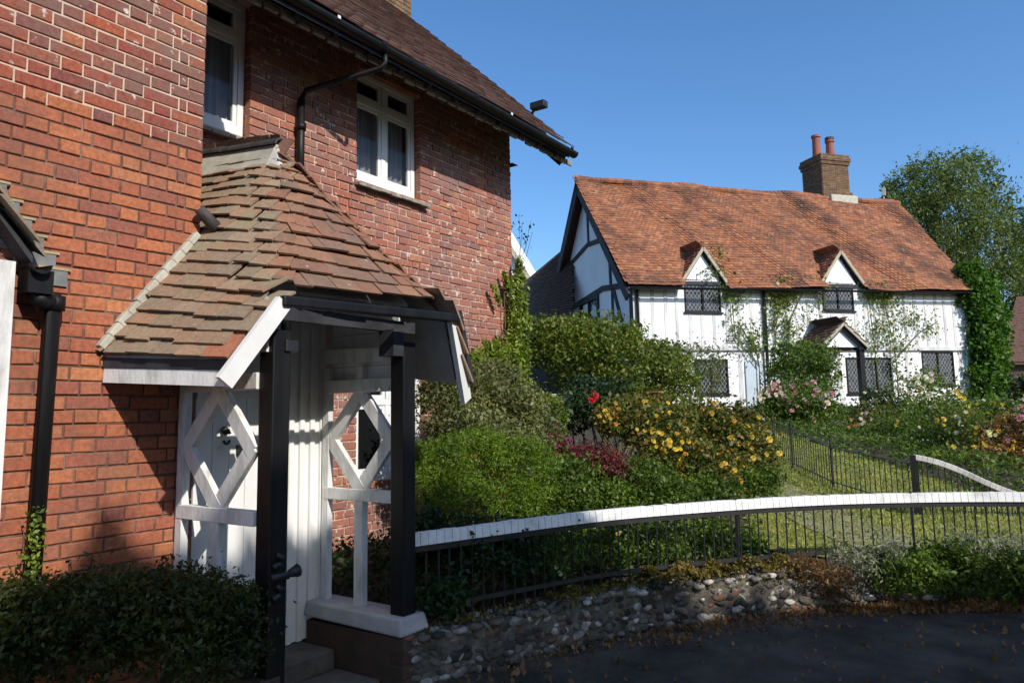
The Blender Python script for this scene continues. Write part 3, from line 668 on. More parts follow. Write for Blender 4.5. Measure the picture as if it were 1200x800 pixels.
mb=MB(); mb.beam((-3.22,2.44,2.13),(-3.22,3.62,2.13),.07,.05,(0,0,1)); mb.build('tie_beam',M['dark_timber'],porch)
# wall plates along the sides
for y in (2.47,3.50):
    mb=MB(); mb.beam((-3.89,y,1.98),(-3.14,y,1.96),.09,.07); mb.build('wall_plate',M['white_worn'],porch)
# posts
def post(x,y,name='post',top=2.03):
    mb=MB(); mb.box((x-.055,y-.055,.02),(x+.055,y+.055,top)); mb.box((x-.07,y-.07,.02),(x+.07,y+.07,.10)); return mb.build(name,M['black'],porch,bev=.008)
pl=post(-3.16,2.505); pr=post(-3.18,3.49)
mb=MB(); q=onX(333,405,-3.12); mb.tube([q+np.array([0,0,.12]),q+np.array([0,.02,-.14])],.012,6); mb.box(q+np.array([-.02,-.01,-.03]),q+np.array([.03,.07,.03])); mb.build('bracket',M['iron'],pl,bev=.004)
q=onX(318,677,-3.10); mb=MB(); 
for dz in (.075,-.075): mb.tube([q+np.array([0,.01,dz-.03]),q+np.array([0,.05,dz-.02]),q+np.array([0,.06,dz+.01]),q+np.array([0,.03,dz+.035])],[.02,.022,.02,.012],8)
mb.box(q+np.array([-.015,.0,-.02]),q+np.array([.015,.10,.015])); mb.tube([q+np.array([0,.1,0]),q+np.array([0,.16,.01])],[.016,.035],8); mb.build('boot_scroll',M['iron'],pl,smooth=True)
# hanging lantern and dark brace heads inside
mb=MB(); q=np.array([-3.18,3.40,2.0]); mb.box(q+np.array([-.06,-.06,-.06]),q+np.array([.06,.03,.10])); mb.build('corbel',M['dark_timber'],pr)
# lattice sides
def lattice(y,xi,xo,ztop,zmid,zbot,lab,zplate=1.9,post_bot=.35):
    root=bpy.data.objects.new('lattice_side',None); COL.objects.link(root); root.parent=porch; root.location=Vector((xi,y,zbot))-porch.location
    if lab: root['label']=lab
    W='white_worn'; t=.05
    def bar(a,b,w,nm,th=t): m_=MB(); m_.beam(a,b,w,th,(0,0,1) if abs(a[2]-b[2])<.3*abs(a[0]-b[0])+.001 else (1,0,0)); return m_.build(nm,M[W],root,bev=.004)
    bar((xi,y,ztop),(xo,y,ztop),.085,'rail'); bar((xi,y,zmid),(xo,y,zmid),.075,'rail')
    cx=(xi+xo)/2+.01; cz=(ztop+zmid)/2; w2=(xo-xi)/2-.05; L=(xi+.055,y,cz); Rr=(xo-.05,y,cz); T=(cx,y,ztop-.045); Bm=(cx,y,zmid+.04)
    for tk,(a,b) in enumerate(((L,T),(Bm,L),(T,Rr),(Rr,Bm))):
        m_=MB(); a=np.array(a);b=np.array(b); mid=(a+b)/2+np.array([ (1 if (a[0]+b[0])/2>cx else -1)*-.0,0,0]); e_=nrm(b-a)*.022; m_.beam(a-e_,b+e_,.085,t*(.82-.05*tk),(1,0,1) if (b-a)[0]*(b-a)[2]<0 else (1,0,-1)); m_.build('diamond_brace',M[W],root,bev=.003)
    bar((cx,y,post_bot),(cx,y,zmid-.038),.075,'stile',t); bar((cx,y,ztop+.043),(cx,y,zplate),.06,'stile',t)
    bar((xi+.02,y,post_bot),(xi+.02,y,zplate),.06,'stile',t*.9)
    return root
z=lambda px,py,y:onY(px,py,y)[2]
lattice(2.46,-3.88,-3.215,z(275,450,2.46)+.01,z(248,602,2.46),.3,'lattice side nearer the lane hedge, half sunlit')
rp=lattice(3.50,-3.88,-3.235,z(420,452,3.5),z(415,579,3.5),.35,'lattice side towards the garden')
mb=MB()
for i in range(5): mb.box((-3.85,3.525,1.80+i*.105),(-3.25+i*-.0,3.54,1.80+i*.105+.10))
mb.build('upper_boarding',M['white_worn'],rp)
# plinths and step
mb=MB(); zt=z(400,708,3.42); mb.hexa([(-3.92,3.36,zt-.09),(-3.08,3.36,zt-.11),(-3.08,3.62,zt-.11),(-3.92,3.62,zt-.09),(-3.92,3.38,zt),(-3.10,3.38,zt-.01),(-3.10,3.60,zt-.01),(-3.92,3.60,zt)]); mb.build('plinth_coping',M['stone_cop'],porch,bev=.015)
mb=MB(); brickwork(mb,-3.07,3.37,3.61,.0,zt-.12); mb.box((-3.90,3.375,0),(-3.08,3.605,zt-.115)); mb.build('plinth',M['brick_plinth'],porch,bev=.004)
mb=MB(); mb.box((-3.90,2.39,0),(-3.10,2.53,.34)); mb.build('plinth',M['brick_plinth'],porch,'low brick plinth under the half-sunlit lattice',bev=.01)
mb=MB(); mb.box((-3.95,2.57,0),(-3.62,3.36,.17)); mb.build('doorstep',M['step'],porch,bev=.012)
mb=MB(); mb.box((-3.61,2.57,0),(-3.24,3.36,.06)); mb.build('doorstep',M['step'],porch,'lower worn slab before the step',bev=.01)
mb=MB(); 
V=blob((0,0,0),(1,1,1),1)
t=MB(); me=bpy.data.meshes.new('stone')
q=onX(325,775,-3.02); 
import bmesh
def rock(name,label,c,r,mat,cat='stone',group=None):
    bm=bmesh.new(); bmesh.ops.create_icosphere(bm,subdivisions=3,radius=1)
    for v in bm.verts:
        n=v.co.normalized(); k=1+.12*math.sin(n.x*4+c[0]*7)+.10*math.sin(n.y*5+n.z*3+c[1])+.05*math.sin(n.z*11); v.co=Vector((n.x*r[0]*k,n.y*r[1]*k,n.z*r[2]*k))
    me=bpy.data.meshes.new(name); bm.to_mesh(me); bm.free(); me.materials.append(M[mat]); me.polygons.foreach_set('use_smooth',[True]*len(me.polygons))
    o=link(name,me,None,c); return tag(o,label,cat,group)
rock('pale_stone','small pale rounded stone at the foot of the black porch post',(q[0],q[1],.07),(.075,.085,.08),'stonepale')
# =================================================================== TIMBERED COTTAGE
cot=thing('timbered_cottage','white half-timbered cottage with orange tiled roof, two gabled dormers and lattice windows','cottage',CW(6.9,3.5,GC))
def cbox(mb,s0,s1,d0,d1,z0,z1,z0r=None,z1r=None):
    z0r=z0 if z0r is None else z0r; z1r=z1 if z1r is None else z1r
    mb.hexa([CW(s0,d0,z0),CW(s1,d0,z0r),CW(s1,d1,z0r),CW(s0,d1,z0),CW(s0,d0,z1),CW(s1,d0,z1r),CW(s1,d1,z1r),CW(s0,d1,z1)])
LEN=13.75; DEP=7.4; EZ0,EZ1=5.78,5.96; RS0,RS1=-.28,14.55; RZc=10.2; RD=3.7
eave=lambda s:EZ0+(EZ1-EZ0)*s/LEN
CWIN=[('up',1.86,3.22,4.74,5.84),('up',7.3,8.62,4.90,5.90),('lo',2.15,3.40,2.02,3.17),('lo',8.15,10.1,1.98,3.25),('lo',11.5,12.95,2.25,3.48)]
def holes_cut(mb,s0,s1,d0,d1,z0,z1,hs):
    ss=sorted(set([s0,s1]+[h[0] for h in hs]+[h[1] for h in hs])); ss=[q for q in ss if s0<=q<=s1]
    for a,b in zip(ss[:-1],ss[1:]):
        zz=z0
        for c,d in sorted([(h[2],h[3]) for h in hs if h[0]<(a+b)/2<h[1]]):
            if c>zz: cbox(mb,a,b,d0,d1,zz,c)
            zz=d
        if z1>zz: cbox(mb,a,b,d0,d1,zz,z1)
mb=MB(); JZ=3.5
holes_cut(mb,0,LEN,.06,.3,GC-.4,JZ,[(w[1],w[2],w[3],w[4]) for w in CWIN if w[0]=='lo'])
holes_cut(mb,0,LEN,.0,.3,JZ,5.76,[(w[1],w[2],w[3],min(w[4],5.76)) for w in CWIN if w[0]=='up']); mb.build('front_wall',M['render_w'],cot)
mb=MB(); s=.12
k=0
while s<LEN-.05:
    w_=random.uniform(.10,.16)
    if not any(h[1]-.02<s+w_ and s<h[2]+.02 for h in CWIN if h[0]=='up'): cbox(mb,s,s+w_,-.016+random.uniform(-.004,.004),.0,JZ+.09,eave(s)-.08)
    elif True:
        h=[h for h in CWIN if h[0]=='up' and h[1]-.02<s+w_ and s<h[2]+.02][0]; cbox(mb,s,s+w_,-.014,.0,JZ+.09,h[3]-.05)
    s+=random.uniform(.40,.52)
mb.build('wall_stud',M['stud'],cot); mb=MB(); s=.1
while s<LEN-.05:
    w_=random.uniform(.12,.17)
    if not any(h[1]-.02<s+w_ and s<h[2]+.02 for h in CWIN if h[0]=='lo'): cbox(mb,s,s+w_,.048,.06,GC-.2,JZ-.06)
    s+=random.uniform(.7,1.0)
mb.build('wall_stud',M['stud'],cot)
mb=MB(); cbox(mb,0,LEN,-.03,.0,JZ-.05,JZ+.09,JZ+.02,JZ+.16); mb.build('jetty_beam',M['stud'],cot)
mb=MB(); cbox(mb,-.02,LEN,-.05,-.001,5.62,5.74,5.78,5.92); mb.build('eave_plate',M['dark_timber'],cot)
# lattice windows
def lattice_window(h,mull=1,name='window'):
    kind,s0,s1,z0,z1=h; d=.02 if kind=='up' else .08; fw=.05; mb=MB()
    cbox(mb,s0,s0+fw,d-.05,d+.03,z0,z1); cbox(mb,s1-fw,s1,d-.05,d+.03,z0,z1); cbox(mb,s0+fw,s1-fw,d-.05,d+.03,z1-fw,z1); cbox(mb,s0-.05,s1+.05,d-.09,d+.03,z0-.06,z0)
    cbox(mb,s0+fw,s1-fw,d-.05,d+.03,z0,z0+fw)
    for i in range(1,mull+1): c=s0+(s1-s0)*i/(mull+1); cbox(mb,c-.03,c+.03,d-.05,d+.03,z0+fw,z1-fw)
    f=mb.build(name,M['black'],cot)
    g=MB(); g.add([CW(s0+fw,d+.0,z0+fw),CW(s1-fw,d,z0+fw),CW(s1-fw,d,z1-fw),CW(s0+fw,d,z1-fw)],[(0,1,2,3)]); g.build('pane',M['glass_old'],f)
    L=MB(); 
    for i in range(mull+1):
        a=s0+(s1-s0)*i/(mull+1)+.045; b=s0+(s1-s0)*(i+1)/(mull+1)-.045; c0=z0+fw; c1=z1-fw; st=.145; k_=1.35
        for sg in (1,-1):
            t0=-30
            for q in range(-30,60):
                # line z = c0 + k_*(sg*(s-a) ) + q*st*k_
                f_=lambda s_: c0+sg*k_*(s_-a)+q*st*k_
                sA,sB=a,b; zA,zB=f_(a),f_(b)
                lo,hi=(a,b)
                # clip
                pts=[]
                for (s_,z_) in ((a,zA),(b,zB)):
                    if c0<=z_<=c1: pts.append((s_,z_))
                for zc in (c0,c1):
                    s_=a+(zc-c0-q*st*k_)/(sg*k_)
                    if a<s_<b: pts.append((s_,zc))
                if len(pts)>=2 and abs(pts[0][0]-pts[1][0])>.02: L.beam(CW(pts[0][0],d-.012-.004*sg,pts[0][1]),CW(pts[1][0],d-.012-.004*sg,pts[1][1]),.016,.006,tuple(np.cross(CN,nrm(np.array(CW(pts[1][0],0,pts[1][1]))-np.array(CW(pts[0][0],0,pts[0][1]))))))
    L.build('leading',M['leading'],f); return f
for h in CWIN: lattice_window(h, 1 if h[1]!=8.15 else 2)
mb=MB(); cbox(mb,4.05,4.12,.0,.059,GC-.2,3.1); cbox(mb,4.12,4.75,.02,.058,GC-.2,3.15); mb.build('blue_door',M['door_blue'],cot)
mb=MB(); mb.tube([CW(4.86,-.1,5.7),CW(4.84,-.1,GC)],.055,8); mb.build('downpipe',M['black'],cot)
mb=MB(); mb.tube([CW(.09,-.10,5.6),CW(.12,-.10,GC)],.05,8); mb.build('downpipe',M['black'],cot,'black pipe at the gable corner of the front wall')
mb=MB(); cbox(mb,-.03,.18,-.03,.02,GC-.2,5.6); mb.build('corner_post',M['stud'],cot)
# roof
def rp_(s,d,z): return np.array(CW(s,d,z))
A=rp_(-.35,-.38,5.48);B=rp_(LEN+.35,-.38,5.70);Cc=rp_(RS1,RD,RZc);D=rp_(RS0-.15,RD,RZc)
dorm=[(2.55,.84,6.92,5.95),(8.08,.88,7.04,6.1)]
mb=MB(); nv_=nrm(np.cross(B-A,D-A)); nv_=nv_ if nv_[2]>0 else -nv_
def in_dorm(p):
    q=p-P0; s=np.dot(q[:2],CDIR[:2]); 
    for (c,hw,zt,ze) in dorm:
        top=zt-(abs(s-c))*(zt-ze)/hw
        if abs(s-c)<hw*.95 and p[2]<top-.05: return True
    return False
tile_plane(mb,A,B,Cc,D,.14,.17,l=.32,t=.022,wave=.05,skip=in_dorm); rfc=mb.build('roof',M['tile_cottage'],cot)
mb=MB()
def sub(a,b,c,d,off): 
    o=nv_*off; mb.add([a+o,b+o,c+o,d+o],[(0,1,2,3)])
# boarding below, cut round the dormers by columns
n=120
for i in range(n):
    f0,f1=i/n,(i+1)/n; a=A+(B-A)*f0;b=A+(B-A)*f1;c=D+(Cc-D)*f1;d=D+(Cc-D)*f0; lo=0
    s=np.dot(((a+b)/2-P0)[:2],CDIR[:2])
    for (cc,hw,zt,ze) in dorm:
        if abs(s-cc)<hw*.95: top=zt-abs(s-cc)*(zt-ze)/hw-.05; lo=max(lo,(top-a[2])/(d[2]-a[2]))
    a2=a+(d-a)*lo; b2=b+(c-b)*lo; o=-nv_*.09; mb.add([a2+o,b2+o,c+o,d+o],[(0,1,2,3)])
mb.build('roof_boarding',M['dark_timber'],rfc)
bk=[rp_(-.35,DEP+.5,5.2),rp_(LEN+.35,DEP+.5,5.3)]
mb=MB(); mb.hexa([D-nv_*.02,Cc-nv_*.02,bk[1],bk[0],D+(0,0,-.1),Cc+(0,0,-.1),bk[1]-(0,0,.1),bk[0]-(0,0,.1)]); mb.build('rear_slope',M['tile_dark'],rfc)
mb=MB(); N=46
for i in range(N):
    a=D+(Cc-D)*(i/N);b=D+(Cc-D)*((i+.97)/N); wv=.05*math.sin(i*.17)+.03*math.sin(i*.4); mb.tube([a+(0,0,wv),b+(0,0,wv+.012)],.12,8)
mb.build('ridge_tile',M['tile_cottage'],rfc)
# gable end (in shade) with exposed frame
mb=MB(); g=lambda d,z,o=0:np.array(CW(-o,d,z))
za=RZc-.25
def gslope(d): return (5.55+(za-5.55)*d/RD) if d<RD else za-(za-5.2)*(d-RD)/(DEP-RD)
mb.prism([g(0,GC-.4),g(DEP,GC-.4),g(DEP,gslope(DEP)),g(RD,za),g(0,gslope(0))],CDIR*.25); mb.build('gable_wall',M['render_w'],cot)
mb=MB(); mb.prism([rp_(LEN,0,GC-.4),rp_(LEN,DEP,GC-.4),rp_(LEN,DEP,5.2),rp_(LEN,RD,za),rp_(LEN,0,5.7)],-CDIR*.2); mb.build('gable_wall',M['render_w'],cot,'far gable wall behind the ivy')
mb=MB(); mb.beam(g(-.36,5.12,.36),g(RD,RZc-.30,.36),.30,.08,(0,0,1)); mb.beam(g(RD,RZc-.30,.36),g(DEP+.5,4.8,.36),.30,.08,(0,0,1)); mb.build('bargeboard',M['dark_timber'],cot)
mb=MB(); tw=.17
def gb(d0,z0,d1,z1,w=tw): mb.beam(g(d0,z0,.02),g(d1,z1,.02),w,.05,tuple(np.cross(CDIR,nrm(g(d1,z1)-g(d0,z0)))))
gb(1.45,7.55,3.7,7.72);gb(3.7,7.72,5.9,7.25); gb(.1,5.62,2.4,5.85,.2);gb(2.4,5.85,5.2,5.6,.2);gb(5.2,5.6,7.1,5.35,.2)
gb(3.6,7.7,3.65,9.7,.11); gb(1.7,5.8,1.75,7.5,.14); gb(5.3,5.6,5.35,7.3,.13); gb(.12,GC,.12,5.6,.22); gb(1.55,5.8,.25,3.2,.16); gb(1.6,3,1.6,5.75,.12); gb(5.55,3,5.5,5.5,.13); gb(5.7,3.6,6.4,5.4,.12); gb(7.2,GC,7.2,5.3,.2); gb(.1,3.5,7.3,3.5,.2)
mb.build('timber_frame',M['dark_timber'],cot)
mb=MB(); mb.beam(g(2.85,4.2,.04),g(2.85,5.72,.04),.12,.08,tuple(CN)); mb.beam(g(4.55,4.2,.04),g(4.55,5.62,.04),.12,.08,tuple(CN)); mb.beam(g(3.7,4.2,.04),g(3.7,5.66,.04),.07,.07,tuple(CN)); mb.beam(g(2.8,5.62,.04),g(4.6,5.58,.04),.10,.07); f=mb.build('window',M['dark_timber'],cot,'dark brown three-sided window in the gable end')
mb=MB(); mb.add([g(2.9,4.2,.012),g(4.5,4.2,.012),g(4.5,5.58,.012),g(2.9,5.62,.012)],[(0,1,2,3)]); mb.build('pane',M['glass_old'],f)
# dormers
for (c,hw,zt,ze) in dorm:
    m1=MB(); f=[rp_(c-hw+.12,-.03,5.72),rp_(c+hw-.12,-.03,5.75),rp_(c,-.03,zt-.16)]; m1.prism(f,-CN*.12); dm=m1.build('dormer',M['render_w'],cot)
    back=(zt-A[2])/(D[2]-A[2]); depth=-.38+(RD+.38)*back
    for sg in (-1,1):
        m2=MB(); E0=rp_(c+sg*hw,-.14,ze-.16); E1=rp_(c+sg*hw,-.38+(RD+.38)*((ze-A[2])/(D[2]-A[2]))+.1,ze-.16); T1=rp_(c,depth+.15,zt+.02); T0=rp_(c,-.14,zt+.02)
        tile_plane(m2,E0,E1,T1,T0,.14,.17,l=.3,t=.022); 
        m2.hexa([E0-(0,0,.06),E1-(0,0,.06),T1-(0,0,.06),T0-(0,0,.06),E0-(0,0,.02),E1-(0,0,.02),T1-(0,0,.02),T0-(0,0,.02)])
        m2.build('dormer_roof',M['tile_cottage'],dm)
        m3=MB(); m3.beam(E0+CN*.04-(0,0,.05),T0+CN*.04-(0,0,.05),.10,.05,(0,0,1)); m3.build('bargeboard',M['barge_pale'],dm)
        m4=MB(); m4.beam(E0-CN*.1-(0,0,.14)-CDIR*sg*.03,T0-CN*.1-(0,0,.16),.09,.05,(0,0,1)); m4.build('rafter_board',M['dark_timber'],dm)
    m5=MB(); m5.tube([T0+(0,0,.05),T1+(0,0,.05)],.08,8); m5.build('ridge_tile',M['tile_cottage'],dm)
# gutter
mb=MB(); half_gutter(mb,A+CN*.06-(0,0,.04),B+CN*.06-(0,0,.04),.07); mb.build('gutter',M['black'],cot)
# chimney
mb=MB(); cz0,cz1=9.4,11.85
def cring(mb,s0,s1,d0,d1,z0,z1):
    cbox(mb,s0,s1,d0,d1,z0,z1)
core=MB(); cbox(core,10.85,12.2,3.85,5.1,9.3,12.1); chm=core.build('chimney',M['mortar_mid'],cot)
nz=0; z_=10.35
while z_<12.15:
    o=.0 if z_<11.75 else (.05 if z_<11.9 else (.09 if z_<12.06 else .05))
    if z_<10.5: o=.07
    for (face) in range(2):
        L0,L1=(10.85-o,12.2+o) if face==0 else (3.85-o,5.1+o); a=L0; i=nz%2
        while a<L1-.01:
            b=min(L1,a+(.225 if i%2 else .1125)); 
            if face==0: cbox(mb,a+.005,b-.005,3.85-.02-o,3.85-o,z_+.005,z_+.07)
            else: cbox(mb,10.85-.02-o,10.85-o,a+.005,b-.005,z_+.005,z_+.07)
            a=b;i+=1
    if o>0: cbox(mb,10.85-o+.001,12.2+o-.001,3.85-o+.001,5.1+o-.001,z_,z_+.075)
    z_+=.075;nz+=1
mb.build('chimney_brickwork',M['brick_chim'],chm)
mb=MB(); cbox(mb,10.95,12.3,3.5,3.84,10.0,10.36); mb.build('chimney_flashing',M['lime'],chm,bev=.04)
mb=MB()
for (s_,h) in ((11.15,1.15),(11.85,1.0)):
    mb.tube([CW(s_,4.45,12.1),CW(s_,4.45,12.1+h-.12),CW(s_,4.45,12.1+h-.1),CW(s_,4.45,12.1+h)],[.19,.16,.2,.19],14)
mb.build('chimney_pot',M['pot'],chm)
mb=MB(); mb.tube([CW(11.85,4.45,13.1),CW(11.85,4.45,13.22)],[.2,.19],12); mb.build('pot_cowl',M['ridge'],chm)
mb=MB(); mb.tube([CW(1.75,4.3,9.9),CW(1.75,4.3,10.42)],[.42,.3],12); mb.build('rear_flue',M['stonepale'],cot,bev=.05)
mb=MB(); q=rp_(14.3,4.2,10.1); mb.tube([q,q+(0,0,.85)],.03,6); mb.box(q+(-.05,-.05,.6),q+(.08,.08,.95)); mb.build('aerial',M['stonepale'],cot)
# porch on the cottage
cp=thing('cottage_porch','small gabled porch on dark posts against the white cottage front','porch',CW(8.0,-1.0,GC))
c,hw,zt,ze=6.95,.95,4.32,3.52
for sg in (-1,1):
    m2=MB(); E0=rp_(c+sg*hw,-1.35,ze); E1=rp_(c+sg*hw,-.02,ze); T1=rp_(c,-.02,zt); T0=rp_(c,-1.35,zt); tile_plane(m2,E0,E1,T1,T0,.14,.17,l=.3,t=.022)
    m2.hexa([E0-(0,0,.07),E1-(0,0,.07),T1-(0,0,.07),T0-(0,0,.07),E0-(0,0,.02),E1-(0,0,.02),T1-(0,0,.02),T0-(0,0,.02)]); m2.build('roof_slope',M['tile_dark'],cp)
    m3=MB(); m3.beam(E0+CN*.04-(0,0,.04),T0+CN*.04-(0,0,.04),.11,.05,(0,0,1)); m3.build('bargeboard',M['barge_pale'],cp)
    m3=MB(); m3.beam(E0-CN*.06-(0,0,.13)-CDIR*sg*.07,T0-CN*.06-(0,0,.18),.08,.05,(0,0,1)); m3.build('inner_board',M['dark_timber'],cp)
    m3=MB(); cbox(m3,c+sg*.78-.09,c+sg*.78+.09,-1.25,-1.07,GC-.3,ze-.02); cbox(m3,c+sg*.78-.16,c+sg*.78+.16,-1.3,-1.02,ze-.12,ze-.03); m3.build('post',M['black'],cp)
m3=MB(); m3.prism([rp_(c-.72,-1.2,ze-.02),rp_(c+.72,-1.2,ze-.02),rp_(c,-1.2,zt-.2)],-CN*.08); m3.build('gable_panel',M['render_w'],cp)
m3=MB(); cbox(m3,c-.5,c+.3,.0,.045,GC-.2,3.2); m3.build('inner_door',M['white'],cp)
# low rear wing with dark roof left of the gable
wing=thing('rear_wing','low dark tiled wing roof running down behind the cottage gable','outbuilding',CW(-.8,8.0,GC))
mb=MB(); a=at(652,303,31);b=at(612,338,31);c_=at(606,372,31);d_=at(660,372,31)
A1,B1,C1,D1=at(600,380,30),at(665,378,27.5),at(665,298,29.5),at(612,336,34)
tile_plane(mb,at(606,378,29),at(672,378,27.5),at(672,286,30.5),at(612,336,33),.14,.17,l=.3,t=.02); mb.build('roof',M['tile_dark'],wing)
mb=MB(); q=[at(606,378,29.1),at(672,378,27.6),at(672,286,30.6),at(612,336,33.1)]; mb.box(at(608,376,31)-(1,1,3),at(640,376,31)+(1,1,0)); mb.build('wing_body',M['dark_timber'],wing)
nbh=thing('white_gabled_house','white gable end with pale verge glimpsed between the brick house and cottage','house',at(600,480,38))
mb=MB(); q=[at(560,230,38),at(624,336,38),at(624,420,38),at(520,420,38),at(520,300,38)]; mb.prism(q,np.array([-.8,3,0])); mb.build('gable_wall',M['render_w'],nbh)
mb=MB(); mb.beam(at(560,228,37.9),at(626,338,37.9),.22,.25,(0,0,1)); mb.build('verge_board',M['barge_pale'],nbh)
mb=MB(); q=at(608,323,37.9); mb.box(q-(.22,.05,.32),q+(.22,.05,.32)); mb.build('dark_window',M['glass_old'],nbh)
rh=thing('red_roofed_building','brown tiled outbuilding at the right edge beyond a dark hedge','outbuilding',at(1225,480,34))
mb=MB(); A1,B1,C1,D1=at(1172,424,34),at(1320,424,34),at(1320,340,37),at(1192,352,37); tile_plane(mb,A1,B1,C1,D1,.14,.17,l=.3,t=.02); mb.build('roof',M['tile_house'],rh)
mb=MB(); q=at(1172,424,34.3); q2=at(1320,424,34.3); mb.prism([q-(0,0,.05),q2-(0,0,.05),(q2[0],q2[1],1.2),(q[0],q[1],1.2)],nrm(RM[:,2]*(1,1,0))*3); mb.hexa([x-(0,0,.12) for x in (A1,B1,C1,D1)]+[x-(0,0,.03) for x in (A1,B1,C1,D1)]); mb.build('wall',M['brick_plinth'],rh)
# =================================================================== FENCE, WALL
cur=curve_pts(FENCE[:10],.01); 
def along(step,off=0,smax=99): return [q for q in curve_pts(FENCE[:10],step,off) if q[0][0]<3]
RZ_=.86
fen=thing('railing_fence','curved black iron railing topped by a white painted timber rail','fence',(-1.75,6.35,.3))
mb=MB(); pts=curve_pts(FENCE[:10],.058)
for (p,t),(p2,t2) in zip(pts[:-1],pts[1:]):
    nr=np.array([t[1],-t[0]]); g=.0025+abs(rng.normal(0,.0008)); a=p+t*g; b=p2-t*g*.4; dz=rng.normal(0,.0015); q=[]
    zt=RZ_+dz; zb=RZ_-.075
    mb.hexa([(*(a+nr*.03),zb),(*(b+nr*.03),zb),(*(b-nr*.03),zb),(*(a-nr*.03),zb),(*(a+nr*.022),zt),(*(b+nr*.022),zt),(*(b-nr*.03),zt),(*(a-nr*.03),zt)])
mb.build('top_rail',M['rail_white'],fen)
mb=MB()
for (p,t),(p2,t2) in zip(pts[:-1],pts[1:]):
    nr=np.array([t[1],-t[0]]); mb.hexa([(*(p+nr*.018),RZ_-.115),(*(p2+nr*.018),RZ_-.115),(*(p2-nr*.02),RZ_-.115),(*(p-nr*.02),RZ_-.115),(*(p+nr*.018),RZ_-.078),(*(p2+nr*.018),RZ_-.078),(*(p2-nr*.02),RZ_-.078),(*(p-nr*.02),RZ_-.078)])
for (p,t) in curve_pts(FENCE[:10],.2): pass
mb.build('iron_rail',M['iron'],fen); mb=MB()
lr=curve_pts(FENCE[:10],.1)
for (p,t),(p2,t2) in zip(lr[:-1],lr[1:]): mb.beam((*p,.40),(*p2,.40),.03,.008,(0,0,1))
mb.build('low_rail',M['iron'],fen)
bs=curve_pts(FENCE[:10],.085)
nb_=0
for (p,t) in bs:
    if nb_>=99: break
    nb_+=1
    mb=MB(); mb.tube([(*p,.26),(*(p+rng.normal(0,.0025,2)),RZ_-.1)],.0065,5); mb.build('bar',M['iron'],fen)
for d in (2.9,):
    for (px) in (865,1070):
        for (p,t) in curve_pts(FENCE[:10],.02):
            q=RM.T@(np.array([*p,.5])-CP)
            if abs(PX+F*q[0]/q[2]-px)<2: 
                mb=MB(); mb.box((p[0]-.010,p[1]-.010,.1),(p[0]+.010,p[1]+.010,RZ_+.010)); mb.build('stay',M['iron'],fen); break
# low flint wall
wal=thing('low_flint_wall','low patched flint and stone wall under the railing, moss on its cap','wall',(-1.8,6.2,0))
mb=MB(); wp=curve_pts(FENCE[:10],.12)
for (p,t),(p2,t2) in zip(wp[:-1],wp[1:]):
    n1=np.array([t[1],-t[0]]); n2=np.array([t2[1],-t2[0]])
    mb.hexa([(*(p+n1*.142),-.02),(*(p2+n2*.142),-.02),(*(p2-n2*.13),-.02),(*(p-n1*.13),-.02),(*(p+n1*.130),.275),(*(p2+n2*.130),.275),(*(p2-n2*.13),.28),(*(p-n1*.13),.28)])
mb.build('wall_core',M['mortar_flint'],wal)
def lump(mb,c,ax,ay,az,r):
    # rounded irregular stone : squashed 3-ring blob
    c=np.array(c);n=7;b=len(mb.v);ph=rng.random()*6
    prof=((-1,.45),(-.45,.95),(.45,.95),(1,.5))
    for k,(h,rr) in enumerate(prof):
        for i in range(n):
            a=2*math.pi*i/n+ph; q=rr*(1+rng.normal(0,.08)); mb.v.append(tuple(c+ax*r[0]*q*math.cos(a)+az*r[2]*q*math.sin(a)+ay*r[1]*h))
    for k in range(3):
        for i in range(n): mb.f.append((b+k*n+i,b+k*n+(i+1)%n,b+(k+1)*n+(i+1)%n,b+(k+1)*n+i))
    mb.f.append(tuple(b+3*n+i for i in range(n))); mb.f.append(tuple(b+i for i in range(n))[::-1])
mb=MB(); Zv=np.array([0,0,1.])
for row in range(6):
    for (p,t) in curve_pts(FENCE[:10],.047,.142-.004*row):
        if p[0]>.6 or random.random()<.05: continue
        tx=np.array([t[0],t[1],0]);nx=np.array([t[1],-t[0],0]); s_=random.choice((.7,.9,1,1.2,1.45))
        c=np.array([*p,.025+row*.047])+tx*rng.normal(0,.02)+Zv*rng.normal(0,.011)+nx*rng.normal(-.004,.005)
        c[2]=max(.012,c[2]); lump(mb,c,nrm(tx+Zv*rng.normal(0,.25)),nx,nrm(Zv-tx*rng.normal(0,.25)),(.037*s_*random.uniform(.7,1.35),.016*random.uniform(.6,1.3),.024*s_*random.uniform(.7,1.2)))
for off in (-.09,-.03,.03,.085,.13):
    for (p,t) in curve_pts(FENCE[:10],.085,off):
        if p[0]>.6 or random.random()<.12: continue
        p=p+rng.normal(0,.014,2)
        tx=np.array([t[0],t[1],0]);nx=np.array([t[1],-t[0],0]); k_=random.uniform(.6,1.25); lump(mb,np.array([*p,.278+random.uniform(-.012,.014)]),tx,Zv,nx,(.05*k_,.02,.036*k_))
mb.build('stone_facing',M['flint'],wal,smooth=True)
